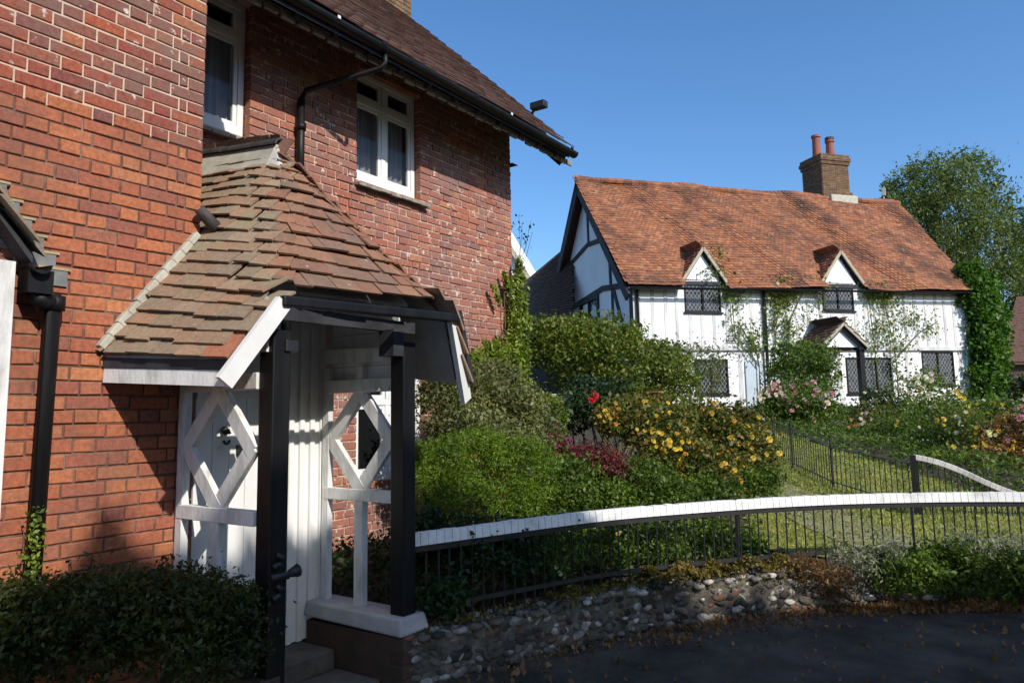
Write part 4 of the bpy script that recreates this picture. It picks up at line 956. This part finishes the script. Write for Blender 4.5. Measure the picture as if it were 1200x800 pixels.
# moss cushions on the cap
P=[]
for (p,t) in curve_pts(FENCE[:10],.02):
    q=RM.T@(np.array([*p,.3])-CP); px=PX+F*q[0]/q[2]
    dens= 1.0 if (755<px<835 or 845<px<915) else (.35 if 640<px<960 else 0.1 if px<1000 else 0)
    n=int(80*dens)
    if n:
        nx=np.array([t[1],-t[0]]); o=rng.normal(0,.07,n); h=.30+.115*dens*np.cos(o*8)*(.7+.3*math.sin(px*.16))+rng.normal(0,.008,n); h=np.where(o>.12,h-(o-.12)*1.5,h)
        P.append(np.column_stack([p[0]+nx[0]*(o+.03)+rng.normal(0,.012,n),p[1]+nx[1]*(o+.03)+rng.normal(0,.012,n),h]))
leaf_mesh('moss',np.vstack(P),.022,M['moss'],wal,.7,.8)
# second railing by the path
C2=[(926,494,552,11.89),(973,516,580,10.0),(1070,533,625,8.2)]
f2=thing('path_railing','straight black iron railing along the garden path behind the white rail','fence',(-2.0,10.0,.5))
tops=[at(905,486,13.0),at(926,494,11.9),at(973,515,10.0),at(1070,533,8.2)]; tops=[np.array(t_) for t_ in tops]
T2=[]; 
for a,b in zip(tops[:-1],tops[1:]):
    L=np.linalg.norm(b-a); k=int(L/.11)
    for i in range(k): T2.append(a+(b-a)*i/k)
T2.append(tops[-1])
for i,p in enumerate(T2):
    gz=ground(p[0],p[1])
    mb=MB(); mb.tube([(p[0],p[1],gz),(p[0],p[1],p[2]-.10)],.006,5); mb.build('bar',M['iron'],f2)
mb=MB()
for a,b in zip(tops[1:-1],tops[2:]): mb.beam(a-(0,0,.10),b-(0,0,.10),.008,.03); mb.beam((a[0],a[1],ground(a[0],a[1])+.08),(b[0],b[1],ground(b[0],b[1])+.08),.008,.03)
mb.beam(tops[0]-(0,0,.10),tops[1]-(0,0,.10),.008,.03)
mb.build('iron_rail',M['iron'],f2)
for p in tops: mb=MB(); mb.tube([(p[0],p[1],ground(p[0],p[1])-.1),(p[0],p[1],p[2])],.018,6); mb.build('stay',M['iron'],f2)
f3=thing('handrail_fence','short railing with weathered pale timber handrail curving down towards the lane','fence',(-.5,8.1,.4))
H=[at(1070,535,8.2),at(1095,540,8.15),at(1125,551,8.1),at(1150,563,8.0),at(1175,574,7.95),at(1200,582,7.9),at(1260,590,7.8)]
H=chaik(H,2); mb=MB()
for a,b in zip(H[:-1],H[1:]): mb.beam(a,b+(b-a)*.03,.06,.05,(0,0,1))
mb.build('handrail',M['rail_grey'],f3,bev=.008)
for a in [H[0]+ (H[-1]-H[0])*0]+H[1::1]:
    for k in range(1):
        mb=MB(); mb.tube([(a[0],a[1],ground(a[0],a[1])),(a[0],a[1],a[2]-.03)],.006,5); mb.build('bar',M['iron'],f3)
mb=MB(); p=H[0]; mb.box((p[0]-.03,p[1]-.03,.1),(p[0]+.03,p[1]+.03,p[2]+.02)); mb.build('post',M['iron'],f3)
q=at(768,463,9.5); mb=MB(); mb.box((q[0]-.07,q[1]-.07,ground(q[0],q[1])-.1),(q[0]+.07,q[1]+.07,q[2]+.02)); mb.box((q[0]-.085,q[1]-.085,q[2]+.02),(q[0]+.085,q[1]+.085,q[2]+.05)); tag(mb.build('wooden_post',M['post_brown'],bev=.01),'short reddish-brown wooden post among the yellow roses','post')
# =================================================================== PLANTS
shrub('clipped_shrub','big rounded evergreen shrub in front of the cottage gable','shrub',[pb(668,410,12,58,36),pb(705,405,12.5,50,34),pb(640,408,11.5,35,34),pb(740,425,13,48,32),pb(775,440,13.5,38,36),pb(790,465,13.5,34,34),pb(700,448,12.5,60,22),pb(750,470,13,40,20)],34000,.055,'hedge',fill=.25,cl=.16)
shrub('wispy_shrub','thin silvery shrub at the corner of the big evergreen, before the white wall','shrub',[pb(818,425,14.5,34,22),pb(838,440,14.5,16,26),pb(790,415,14.5,24,14)],2600,.055,'grey',fill=.6,cl=.35,aspect=.35)
# climber on the corner of the brick house
cl=thing('climbing_plant','bright green climber with upright shoots on the far corner of the brick house','climber',(-4.95,7.4,.5))
P=[]
for (px,py,rx,ry,n) in ((606,430,14,50,1500),(603,375,8,50,700),(585,425,22,24,1300),(560,432,14,18,500),(600,460,30,20,1500),(607,335,4,26,420),(612,390,6,60,900)):
    c=onX(px,py,-4.98); k=8.9/F; P.append(blob(c,(.10,rx*k*1.2,ry*k),n,fill=.5,cl=.3))
for (px,py,ln) in ((568,400,28),(590,318,26),(578,335,22),(553,412,22),(597,345,30),(583,402,30)):
    for i in range(46): 
        c=onX(px+i*.18,py+ln*i/46,-4.99); P.append(c[None]+rng.normal(0,.014,(3,3)))
leaf_mesh('foliage',np.vstack(P),.05,M['l_climber'],cl,.5,.8)
stems(cl,(-5.02,7.45,.4),[onX(606,340,-5.04),onX(590,330,-5.04),onX(570,405,-5.04),onX(600,380,-5.04)],r=.014)
tw=thing('bare_twigs','thin leafy twigs against the sky above the white gable','climber',at(604,330,12))
mb=MB(); b0=at(603,330,12)
for (px,py) in ((612,262),(622,258),(618,285),(608,250),(624,272),(606,278)): e_=at(px,py,12); mb.tube([b0,(b0+e_)/2+rng.normal(0,.03,3),e_],[.007,.005,.003],4)
mb.build('twig',M['stem'],tw); leaf_mesh('leaves',np.vstack([at(px,py,12)[None]+rng.normal(0,.07,(10,3)) for (px,py) in ((612,262),(620,268),(616,285),(606,262),(612,275))]),.05,M['l_dark'],tw)
B=pb
shrub('loose_bush','loose grey-green bush along the brick wall beneath the climber','bush',[B(520,465,6.6,34,28),B(560,460,7,44,26),B(600,480,7.2,36,30),B(545,500,6.6,50,26),B(620,505,7.2,34,26),B(580,440,7.2,28,16),B(590,520,6.9,50,20)],26000,.032,'grey',fill=.4,cl=.25)
shrub('feathery_bush','feathery bright green bush beside the second porch post','bush',[B(515,545,5.6,38,30),B(560,535,5.9,48,30),B(610,545,6.1,42,30),B(540,585,5.6,50,28),B(600,585,5.9,46,26),B(490,560,5.4,16,36)],34000,.026,'bright',fill=.35,cl=.2,aspect=.3)
shrub('domed_box_bush','smooth yellow-green domed bush behind the loose grey bush','bush',[B(640,490,7.6,27,30),B(635,510,7.5,30,26)],9000,.024,'dome',fill=.15,cl=.10)
shrub('red_rose_bush','dark leaved rose bush with one large red bloom','rose bush',[B(690,480,8.6,26,22),B(670,490,8.6,28,22),B(715,470,9.2,28,22),B(685,455,9.4,22,14)],4200,.05,'dark',fill=.5,cl=.3)
rr=[o for o in COL.objects if o.name=='red_rose_bush'][0]; c=at(696,468,8.2); flowers(rr,[c+rng.normal(0,.02,3) for _ in range(5)],'red',.04)
shrub('yellow_rose_bush','yellow and orange flowering rose bush behind the white rail','rose bush',[B(760,505,7.9,44,26),B(810,500,8.2,44,26),B(860,505,8.0,36,30),B(885,540,7.7,28,34),B(790,540,7.6,50,30),B(840,550,7.6,46,28),B(720,495,8.2,24,20),B(740,475,8.6,40,12)],22000,.042,'golden',fill=.5,cl=.3,fl=[('yellow',150,.030),('orange',36,.029),('cream',26,.026)])
shrub('crimson_plant','crimson-flowered clump in front of the roses','flowering plant',[B(690,540,6.8,38,18),B(655,530,6.9,16,14),B(720,555,6.7,24,18)],5200,.026,'redleaf',fill=.5,cl=.3,fl=[('crimson',40,.018)])
shrub('low_bush','dark small-leaved bush filling the bed just behind the rail','bush',[B(650,590,6.3,44,28),B(710,590,6.5,44,26),B(770,585,6.8,44,24),B(830,580,7.1,44,22),B(890,570,7.3,28,22),B(740,560,6.9,50,20),B(665,560,6.5,36,24)],30000,.03,'mid',fill=.4,cl=.24)
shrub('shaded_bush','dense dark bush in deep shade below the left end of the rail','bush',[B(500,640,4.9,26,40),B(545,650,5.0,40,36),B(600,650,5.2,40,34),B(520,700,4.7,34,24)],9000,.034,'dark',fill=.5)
shrub('railing_plants','mixed leafy plants growing through the iron bars','plant',[B(650,650,5.5,40,30),B(710,645,5.8,40,28),B(770,640,6.1,40,28),B(830,635,6.5,36,28),B(880,640,6.7,22,24)],12000,.035,'mid',fill=.5,cl=.3,aspect=.4,fl=[('yellow',5,.022),('cream',5,.018)])
# right garden by the cottage
shrub('pink_hydrangea','round dark bush covered in pink blooms by the cottage porch','flowering bush',[B(935,485,19.5,40,34),B(915,480,19.8,26,28),B(955,480,19.5,28,30)],13000,.07,'mid',fill=.3,cl=.2,fl=[('pink',80,.065),('pale',70,.065)])
shrub('wall_bush','clipped green bush against the cottage wall behind the pink flowers','bush',[B(940,425,22.6,40,26),B(925,440,22.4,28,22),B(960,445,22.4,26,24)],7500,.08,'mid',fill=.3,cl=.2)
bed=[('green_border','dense green border between the lawn edge and the cottage wall','mid',[(1000,497,20,34,16),(1060,490,19,44,20),(1120,490,18,44,24),(1180,495,17,44,26),(1090,510,16,50,18),(1160,520,15,50,22),(925,503,19.5,36,10),(975,508,19,30,12)],16000,.07,[('yellow',30,.05),('pale',30,.05)]),
('lavender_clump','grey-blue lavender clump at the lawn edge before the pink bush','silver',[(985,505,18.5,26,12)],1500,.05,[]),
('low_green_clump','low green clump at the foot of the blue-grey door','mid',[(880,497,20.5,24,10),(905,500,20,20,10)],1800,.06,[]),
('tall_perennials','tall green and bronze perennials to the right of the dark porch post','golden',[(1030,500,17.5,30,26),(1010,515,17,26,18)],4000,.06,[('pale',8,.05),('orange',6,.04)]),
('purple_flower_clump','dark-leaved clump with mauve flowers under the lattice bay window','dark',[(1025,475,19.5,22,20),(1045,490,19,22,22)],3200,.06,[('pale',14,.06),('white',6,.06)]),
('green_perennials','mixed green perennials in the middle of the right-hand bed','mid',[(1065,515,15.5,34,30),(1050,530,15,30,18),(1090,530,14,30,26)],6500,.055,[('yellow',8,.04),('pale',6,.04)]),
('yellow_dahlia_clump','clump with pale yellow blooms left of the deep pink flowers','rose',[(1115,510,13.5,30,34),(1140,520,13,30,36),(1125,545,12.5,40,22)],9000,.048,[('yellow',34,.045),('white',8,.045),('cream',12,.045)]),
('mixed_dahlia_clump','clump with golden and deep pink flowers at the right edge of the photo','rust',[(1185,520,12,30,30),(1215,520,12,30,34),(1170,545,11.5,34,26)],8000,.045,[('yellow',34,.042),('pink',22,.045),('orange',12,.04),('cream',6,.05)]),
('bed_edge_plants','dark low plants along the curved edge of the lawn','dark',[(1040,545,14,30,12),(1080,560,12.5,34,14),(1125,570,11.5,36,16),(1170,580,10.8,36,18),(1000,527,16.5,26,9)],5000,.045,[])]
for nm,lab,lf,bl,n,sz,fl_ in bed: shrub(nm,lab,'plant',[B(*q) for q in bl],n,sz,lf,fl=fl_,fill=.5,cl=.28)
shrub('white_rambler','sprawling pale rose bush over the white wall below the right-hand window','rose bush',[B(1060,465,21,30,26),B(1100,470,21.5,34,28),B(1085,445,22,22,16),B(1120,490,20.5,26,20)],3600,.075,'rose',fill=.7,cl=.4,fl=[('pale',30,.07),('white',16,.07)])
o=leaf_mesh('lawn_blades',GR,.05,m_leaf('leaf_grass',[(.17,.22,.04),(.24,.28,.06),(.30,.31,.09)],tr=.15),None,.2,-2.5); o['kind']='stuff'
P=[]
while len(P)<52000:
    x=rng.uniform(-9,9,4000); y=rng.uniform(8,34,4000)
    for a,b in zip(x,y):
        g_=ground(a,b); q=RM.T@(np.array([a,b,g_])-CP); px=PX+F*q[0]/q[2]; py=PY-F*q[1]/q[2]
        e_=np.interp(px,[800,880,960,1060,1130,1200,1400],[492,498,520,551,574,590,600])
        if 800<px<1300 and py<e_+1 and CN[:2]@(np.array([a,b])-P0[:2])>.3:
            h=.08+.22*(.5+.5*math.sin(a*2.1)*math.cos(b*1.7)); h*=min(1,(e_-py+2)/8); P+= [(a+rng.normal(0,.05),b+rng.normal(0,.05),g_+h*rng.random()**.6) for _ in range(8)]
o=leaf_mesh('ground_cover',np.array(P),.06,M['l_mid'],None,.5,.3); o['kind']='stuff'
P=[(a,b,ground(a,b)+.16*rng.random()) for a,b in zip(rng.uniform(-5,-1.6,24000),rng.uniform(3.6,11,24000)) if a<-2.35-(b-6.5)*.36 and seg_dist(np.array([a,b]),FENCE)>.1]
o=leaf_mesh('bed_undergrowth',np.array(P),.045,M['l_dark'],None,.5,.3); o['kind']='stuff'
# climbers on the cottage front
def wall_climber(name,label,pts,n,sz,leaf,fl=None,stem_=None):
    t=thing(name,label,'climber',CW(*pts[0][:1],-.1,GC)); P=[]; k=sum(p[4] for p in pts)
    for (s,z_,rs,rz_,wt) in pts:
        m_=int(n*wt/k); u=rng.normal(0,.5,(m_,3)); P.append(np.array([CW(s+a*rs,-.14-abs(b)*.12,z_+c*rz_) for a,b,c in u]))
    P=np.vstack(P); leaf_mesh('foliage',P,sz,M['l_'+leaf],t,.6,.3)
    mb=MB()
    for pl_ in stem_ or []:
        mb.tube([CW(a,-.08,b) for a,b in pl_],[.03]+[.018]*(len(pl_)-1),5)
    if stem_: mb.build('stem',M['stem'],t)
    if fl: flowers(t,P[rng.integers(0,len(P),fl[1])]+CN*.05,fl[0],fl[2])
    return t
def fp(px,py):
    r=ray(px,py); k=np.dot(P0-CP,CN)/np.dot(r,CN); q=CP+r*k; return float(np.dot(q-P0,CDIR)),float(q[2])
def fb(px,py,rx,ry,wt): s,z_=fp(px,py); return (s,z_,rx/26,ry/32,wt)
wall_climber('climbing_rose','wiry climbing rose between the left dormer window and the downpipe',[fb(848,345,14,12,2),fb(862,352,10,16,1.5),fb(858,385,12,14,1.4),fb(880,392,18,16,2.5),fb(835,320,16,8,1),fb(880,410,10,10,1),fb(840,300,10,14,1)],1300,.085,'rose',None,[[fp(890,480),fp(888,430),fp(860,395),fp(856,350),fp(840,310)],[fp(888,430),fp(882,400),fp(850,400)],[fp(888,420),fp(865,380)]])
wall_climber('climbing_vine','leafy climber hanging between downpipe and porch gable dormer',[fb(908,350,14,22,3),fb(918,345,12,18,3),fb(922,385,10,22,1.6),fb(945,335,20,9,1.6),fb(940,370,22,22,.8),fb(958,345,8,18,1.2),fb(905,380,10,20,1.2)],2300,.085,'rose',('pale',10,.06),[[fp(905,440),fp(908,380),fp(915,335)],[fp(925,440),fp(922,380),fp(945,330)]])
wall_climber('climbing_rambler','scrambling climber on the wall right of the second dormer',[fb(1018,345,14,14,2),fb(1035,350,16,16,2.4),fb(1030,385,18,22,2),fb(1055,375,20,20,1.3),fb(1085,385,16,14,.8),fb(1050,405,18,14,1),fb(1020,410,12,22,.9),fb(1045,430,8,24,.9),fb(1000,390,14,16,.5),fb(1072,372,20,14,.5)],2700,.08,'rose',('pale',14,.06),[[fp(1052,480),fp(1048,420),fp(1038,370),fp(1030,335)],[fp(1048,420),fp(1075,390),fp(1095,378)],[fp(1030,470),fp(1022,400),fp(1015,340)]])
iv=thing('ivy_column','column of bright green ivy on the right end of the cottage','ivy',CW(14.4,0,GC))
leaf_mesh('foliage',np.vstack([blob(*pb(px,py,z_,rx,ry),n,fill=.3,cl=.2) for (px,py,z_,rx,ry,n) in ((1146,350,28.3,22,32,3800),(1152,390,28.3,26,34,4200),(1150,425,28.2,24,34,4000),(1152,455,28,24,26,3000),(1138,325,28.5,14,18,1200),(1160,410,28.5,20,50,2500),(1128,350,28.2,10,14,700))]),.13,M['l_ivy'],iv,.7,.2)
stems(iv,CW(14.3,-.2,GC),[at(1150,400,28.4),at(1146,350,28.4)],r=.05)
shrub('dark_hedge','dark clipped hedge between the ivy column and the right edge','hedge',[B(1190,465,30,20,26),B(1225,465,30,30,26)],4500,.11,'dark',fill=.3)
# lane-side vegetation on the wall
shrub('ivy_mound','glossy green ivy spilling over the wall at its right end','shrub',[(np.array([-.95,6.80,.24]),(.36,.16,.20)),(np.array([-.55,7.05,.26]),(.34,.18,.24)),(np.array([-.15,7.25,.22]),(.34,.18,.22)),(np.array([.3,7.45,.25]),(.36,.2,.24)),(np.array([.8,7.6,.25]),(.4,.2,.25))],15000,.034,'mid',fill=.3,cl=.2,stem=False)
shrub('silver_shrub','silvery cotton-lavender sprigs mixed over the ivy by the railing','shrub',[(np.array([-1.22,6.62,.36]),(.20,.14,.14)),(np.array([-1.0,6.75,.42]),(.14,.1,.13)),(np.array([-.45,7.12,.46]),(.24,.14,.12)),(np.array([-.05,7.27,.42]),(.3,.14,.16)),(np.array([.4,7.4,.42]),(.34,.16,.16))],6500,.028,'silver',fill=.6,cl=.3,aspect=.25,stem=False)
shrub('dry_grass_tuft','dry brown and grey tuft sprawling over the wall end','plant',[(np.array([-1.52,6.34,.30]),(.22,.13,.12)),(np.array([-1.35,6.45,.20]),(.2,.12,.16))],3000,.028,'rust',fill=.6,cl=.3,aspect=.25,stem=False)
# leaf litter
P=[]
for (p,t) in curve_pts(FENCE[:10],.02,.19):
    if p[0]>1.2: continue
    q=RM.T@(np.array([*p,.0])-CP); px=PX+F*q[0]/q[2]; d_=2 if px<760 else (8 if px<980 else 26)
    nx=np.array([t[1],-t[0]]); o=np.abs(rng.normal(0,.10 if px>960 else .16,d_)); P.append(np.column_stack([p[0]+nx[0]*o,p[1]+nx[1]*o,.012+.03*np.exp(-o*8)*rng.random(d_)+.004]))
n=900; xx=rng.uniform(-2.8,1.5,n); yy=rng.uniform(2.5,7,n); P.append(np.column_stack([xx,yy,np.full(n,.028)]))
o=leaf_mesh('leaf_litter',np.vstack(P),.035,M['l_litter'],None,.6,2.5); o['kind']='stuff'
# foreground hedge in front of the brick wing
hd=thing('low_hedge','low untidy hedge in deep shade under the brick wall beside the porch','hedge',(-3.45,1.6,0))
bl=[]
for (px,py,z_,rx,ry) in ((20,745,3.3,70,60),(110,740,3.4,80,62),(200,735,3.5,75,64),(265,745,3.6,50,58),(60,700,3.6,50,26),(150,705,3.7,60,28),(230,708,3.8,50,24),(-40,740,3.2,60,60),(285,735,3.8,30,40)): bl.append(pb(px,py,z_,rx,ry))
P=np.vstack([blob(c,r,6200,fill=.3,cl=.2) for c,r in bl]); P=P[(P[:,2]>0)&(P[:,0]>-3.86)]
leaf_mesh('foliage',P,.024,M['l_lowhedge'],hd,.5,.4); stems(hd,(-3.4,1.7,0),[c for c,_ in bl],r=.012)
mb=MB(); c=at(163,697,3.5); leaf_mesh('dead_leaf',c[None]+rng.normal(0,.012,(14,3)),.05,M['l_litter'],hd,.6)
vy=thing('pipe_ivy','thin trail of ivy up the foot of the black downpipe','ivy',(-3.8,1.7,.6))
leaf_mesh('foliage',np.vstack([onX(40+5*math.sin(i*.5),690-i*1.7,-3.78)[None]+rng.normal(0,.018,(5,3)) for i in range(55)]),.022,M['l_climber'],vy)
# =================================================================== TREES
def tree(name,label,base,crown,n,size,leaf,trunk_r,bark,kdiv=40,group=None,cl=.2,fill=.25,aspect=.5):
    t=thing(name,label,'tree',base,group); base=np.array(base,float); mb=MB(); top=np.mean([c for c,_ in crown],axis=0)
    mb.tube([base,base+(top-base)*.35+rng.normal(0,.1,3),base+(top-base)*.7,top],[trunk_r,trunk_r*.7,trunk_r*.45,trunk_r*.15],9)
    for c,r in crown:
        s_=base+(top-base)*random.uniform(.3,.7); mb.tube([s_,(s_+c)/2+rng.normal(0,.15,3),c],[trunk_r*.35,trunk_r*.2,trunk_r*.05],6)
    mb.build('trunk',M[bark],t,smooth=True)
    vol=np.array([np.prod(np.array(r) if hasattr(r,'__len__') else [r]*3)**(2/3) for _,r in crown]); vol/=vol.sum()
    P=np.vstack([blob(c,r,int(n*v),k=max(8,int(n*v/kdiv)),fill=fill,cl=cl,top=False) for (c,r),v in zip(crown,vol)])
    leaf_mesh('crown',P,size,M['l_'+leaf],t,aspect,-.3); return t
b=at(1110,470,40)
tree('birch_tree','tall airy birch-like tree with drooping foliage behind the cottage roof',(b[0],b[1],1.2),[pb(*q) for q in ((1100,215,38,38,34),(1135,215,39,34,34),(1070,225,40,30,30),(1060,245,38,26,26),(1160,245,39,30,34),(1120,262,38,48,42),(1150,300,39,40,44),(1100,300,40,40,40),(1170,345,39,34,44),(1135,345,40,34,40),(1185,300,39,22,36),(1190,390,39,26,40),(1080,265,39,30,30),(1048,228,40,16,16),(1190,260,39,16,26),(1185,420,38,30,34),(1195,360,38,24,34))],50000,.16,'tree',.35,'bark_birch',kdiv=70,cl=.17,fill=.22,aspect=.4)
b=at(1240,470,42)
tree('garden_tree','bluish green tree cut off by the right edge beyond the birch',(b[0],b[1],1.2),[pb(*q) for q in ((1225,290,42,36,50),(1240,350,42,40,50),(1205,330,43,16,30))],12000,.2,'dark',.3,'bark',kdiv=60,cl=.2)
# tall trees across the lane, behind the viewer: they shade the foreground
def skyline(a):
    xs=[-9,-1,.3,.5,.62,.83,.87,1.16,1.2,1.5,1.98,2.3,2.65,3.05,3.36,3.56,3.76,3.94,4.25,4.5,4.7,5.38,5.74,6.22,6.88,7.2,9,16]; ys=[8.8,9.0,9.25,9.4,9.66,9.70,9.90,9.70,9.84,9.76,9.92,10.0,10.1,10.15,9.85,9.62,9.56,9.46,9.1,8.75,8.38,8.28,8.02,7.82,7.52,7.5,7.4,7.2]
    return np.interp(a,xs,ys)+.03*np.sin(a*9)+.03*np.sin(a*23+1)+np.where(a>4.4,.16*np.sin(a*7.3)*np.sin(a*17),0)
D0=8.0
for i,(a0,a1) in enumerate(((-6,1.2),(1.2,4.6),(4.6,12))):
    am=(a0+a1)/2 if i else -1.0; dd=6.4; bs_=SAZ*(dd+.6)+PERP*am
    t=thing('lane_tree',['broad shade tree across the lane, nearest the side porch','tallest shade tree across the lane, opposite the entrance porch','spreading shade tree across the lane, opposite the garden gate'][i],'tree',(bs_[0],bs_[1],0),'tall trees across the lane behind the viewer')
    n=int(5200*(a1-a0)); a=rng.uniform(a0-.15,a1+.15,n); d_=dd+rng.uniform(0,1.6,n); top=skyline(a)-(D0-d_)*math.tan(SUN_EL)
    u=rng.random(n); z_=top-(top-2.0)*u-.02; 
    n2=int(5200*(a1-a0)); a2=rng.uniform(a0-.15,a1+.15,n2); d2=dd+rng.uniform(0,1.6,n2); t2=skyline(a2)-(D0-d2)*math.tan(SUN_EL); z2=t2-np.abs(rng.normal(0,.16,n2))
    for nm,aa,dq,zz,sz in (('crown',a,d_,z_,.30),('crown_tips',a2,d2,z2,.07)):
        P=aa[:,None]*PERP[None]+dq[:,None]*SAZ[None]; P[:,2]=zz; leaf_mesh(nm,P,sz,M['l_dark'],t,.7,0)
    mb=MB(); p=np.array([bs_[0],bs_[1],0]); mb.tube([p,p+(0,0,3),p+(0,0,6)],[.35,.28,.1],9)
    for k in range(5): e_=p+PERP*random.uniform(-2.4,2.4)+(0,0,random.uniform(4,6.4)); mb.tube([p+(0,0,2+k*.5),e_],[.12,.03],6)
    mb.build('trunk',M['bark'],t)

# small unseen trees added along the far verge to cut sky light on walls
for i in range(3):
    y0=15+i*4.6; b=(11+random.uniform(-.3,.3),y0,0)
    t=thing('added_verge_tree',['first','second','third'][i]+' of the small unseen trees added beyond the shade trees to cut sky light','tree',b,'unseen trees added to cut sky light')
    P=np.vstack([blob((b[0],b[1],3.8),(1.5,2.5,2.0),5000,fill=.5,cl=.25,top=False),blob((b[0],b[1],1.6),(1.2,2.3,1.6),3000,fill=.5,cl=.25,top=False)]); P=P[(P[:,2]<6)&(P[:,2]>0)]
    leaf_mesh('crown',P,.26,M['l_dark'],t,.7,0)
    mb=MB(); mb.tube([b,(b[0],b[1],2),(b[0],b[1],4.5)],[.18,.13,.05],8); mb.build('trunk',M['bark'],t)
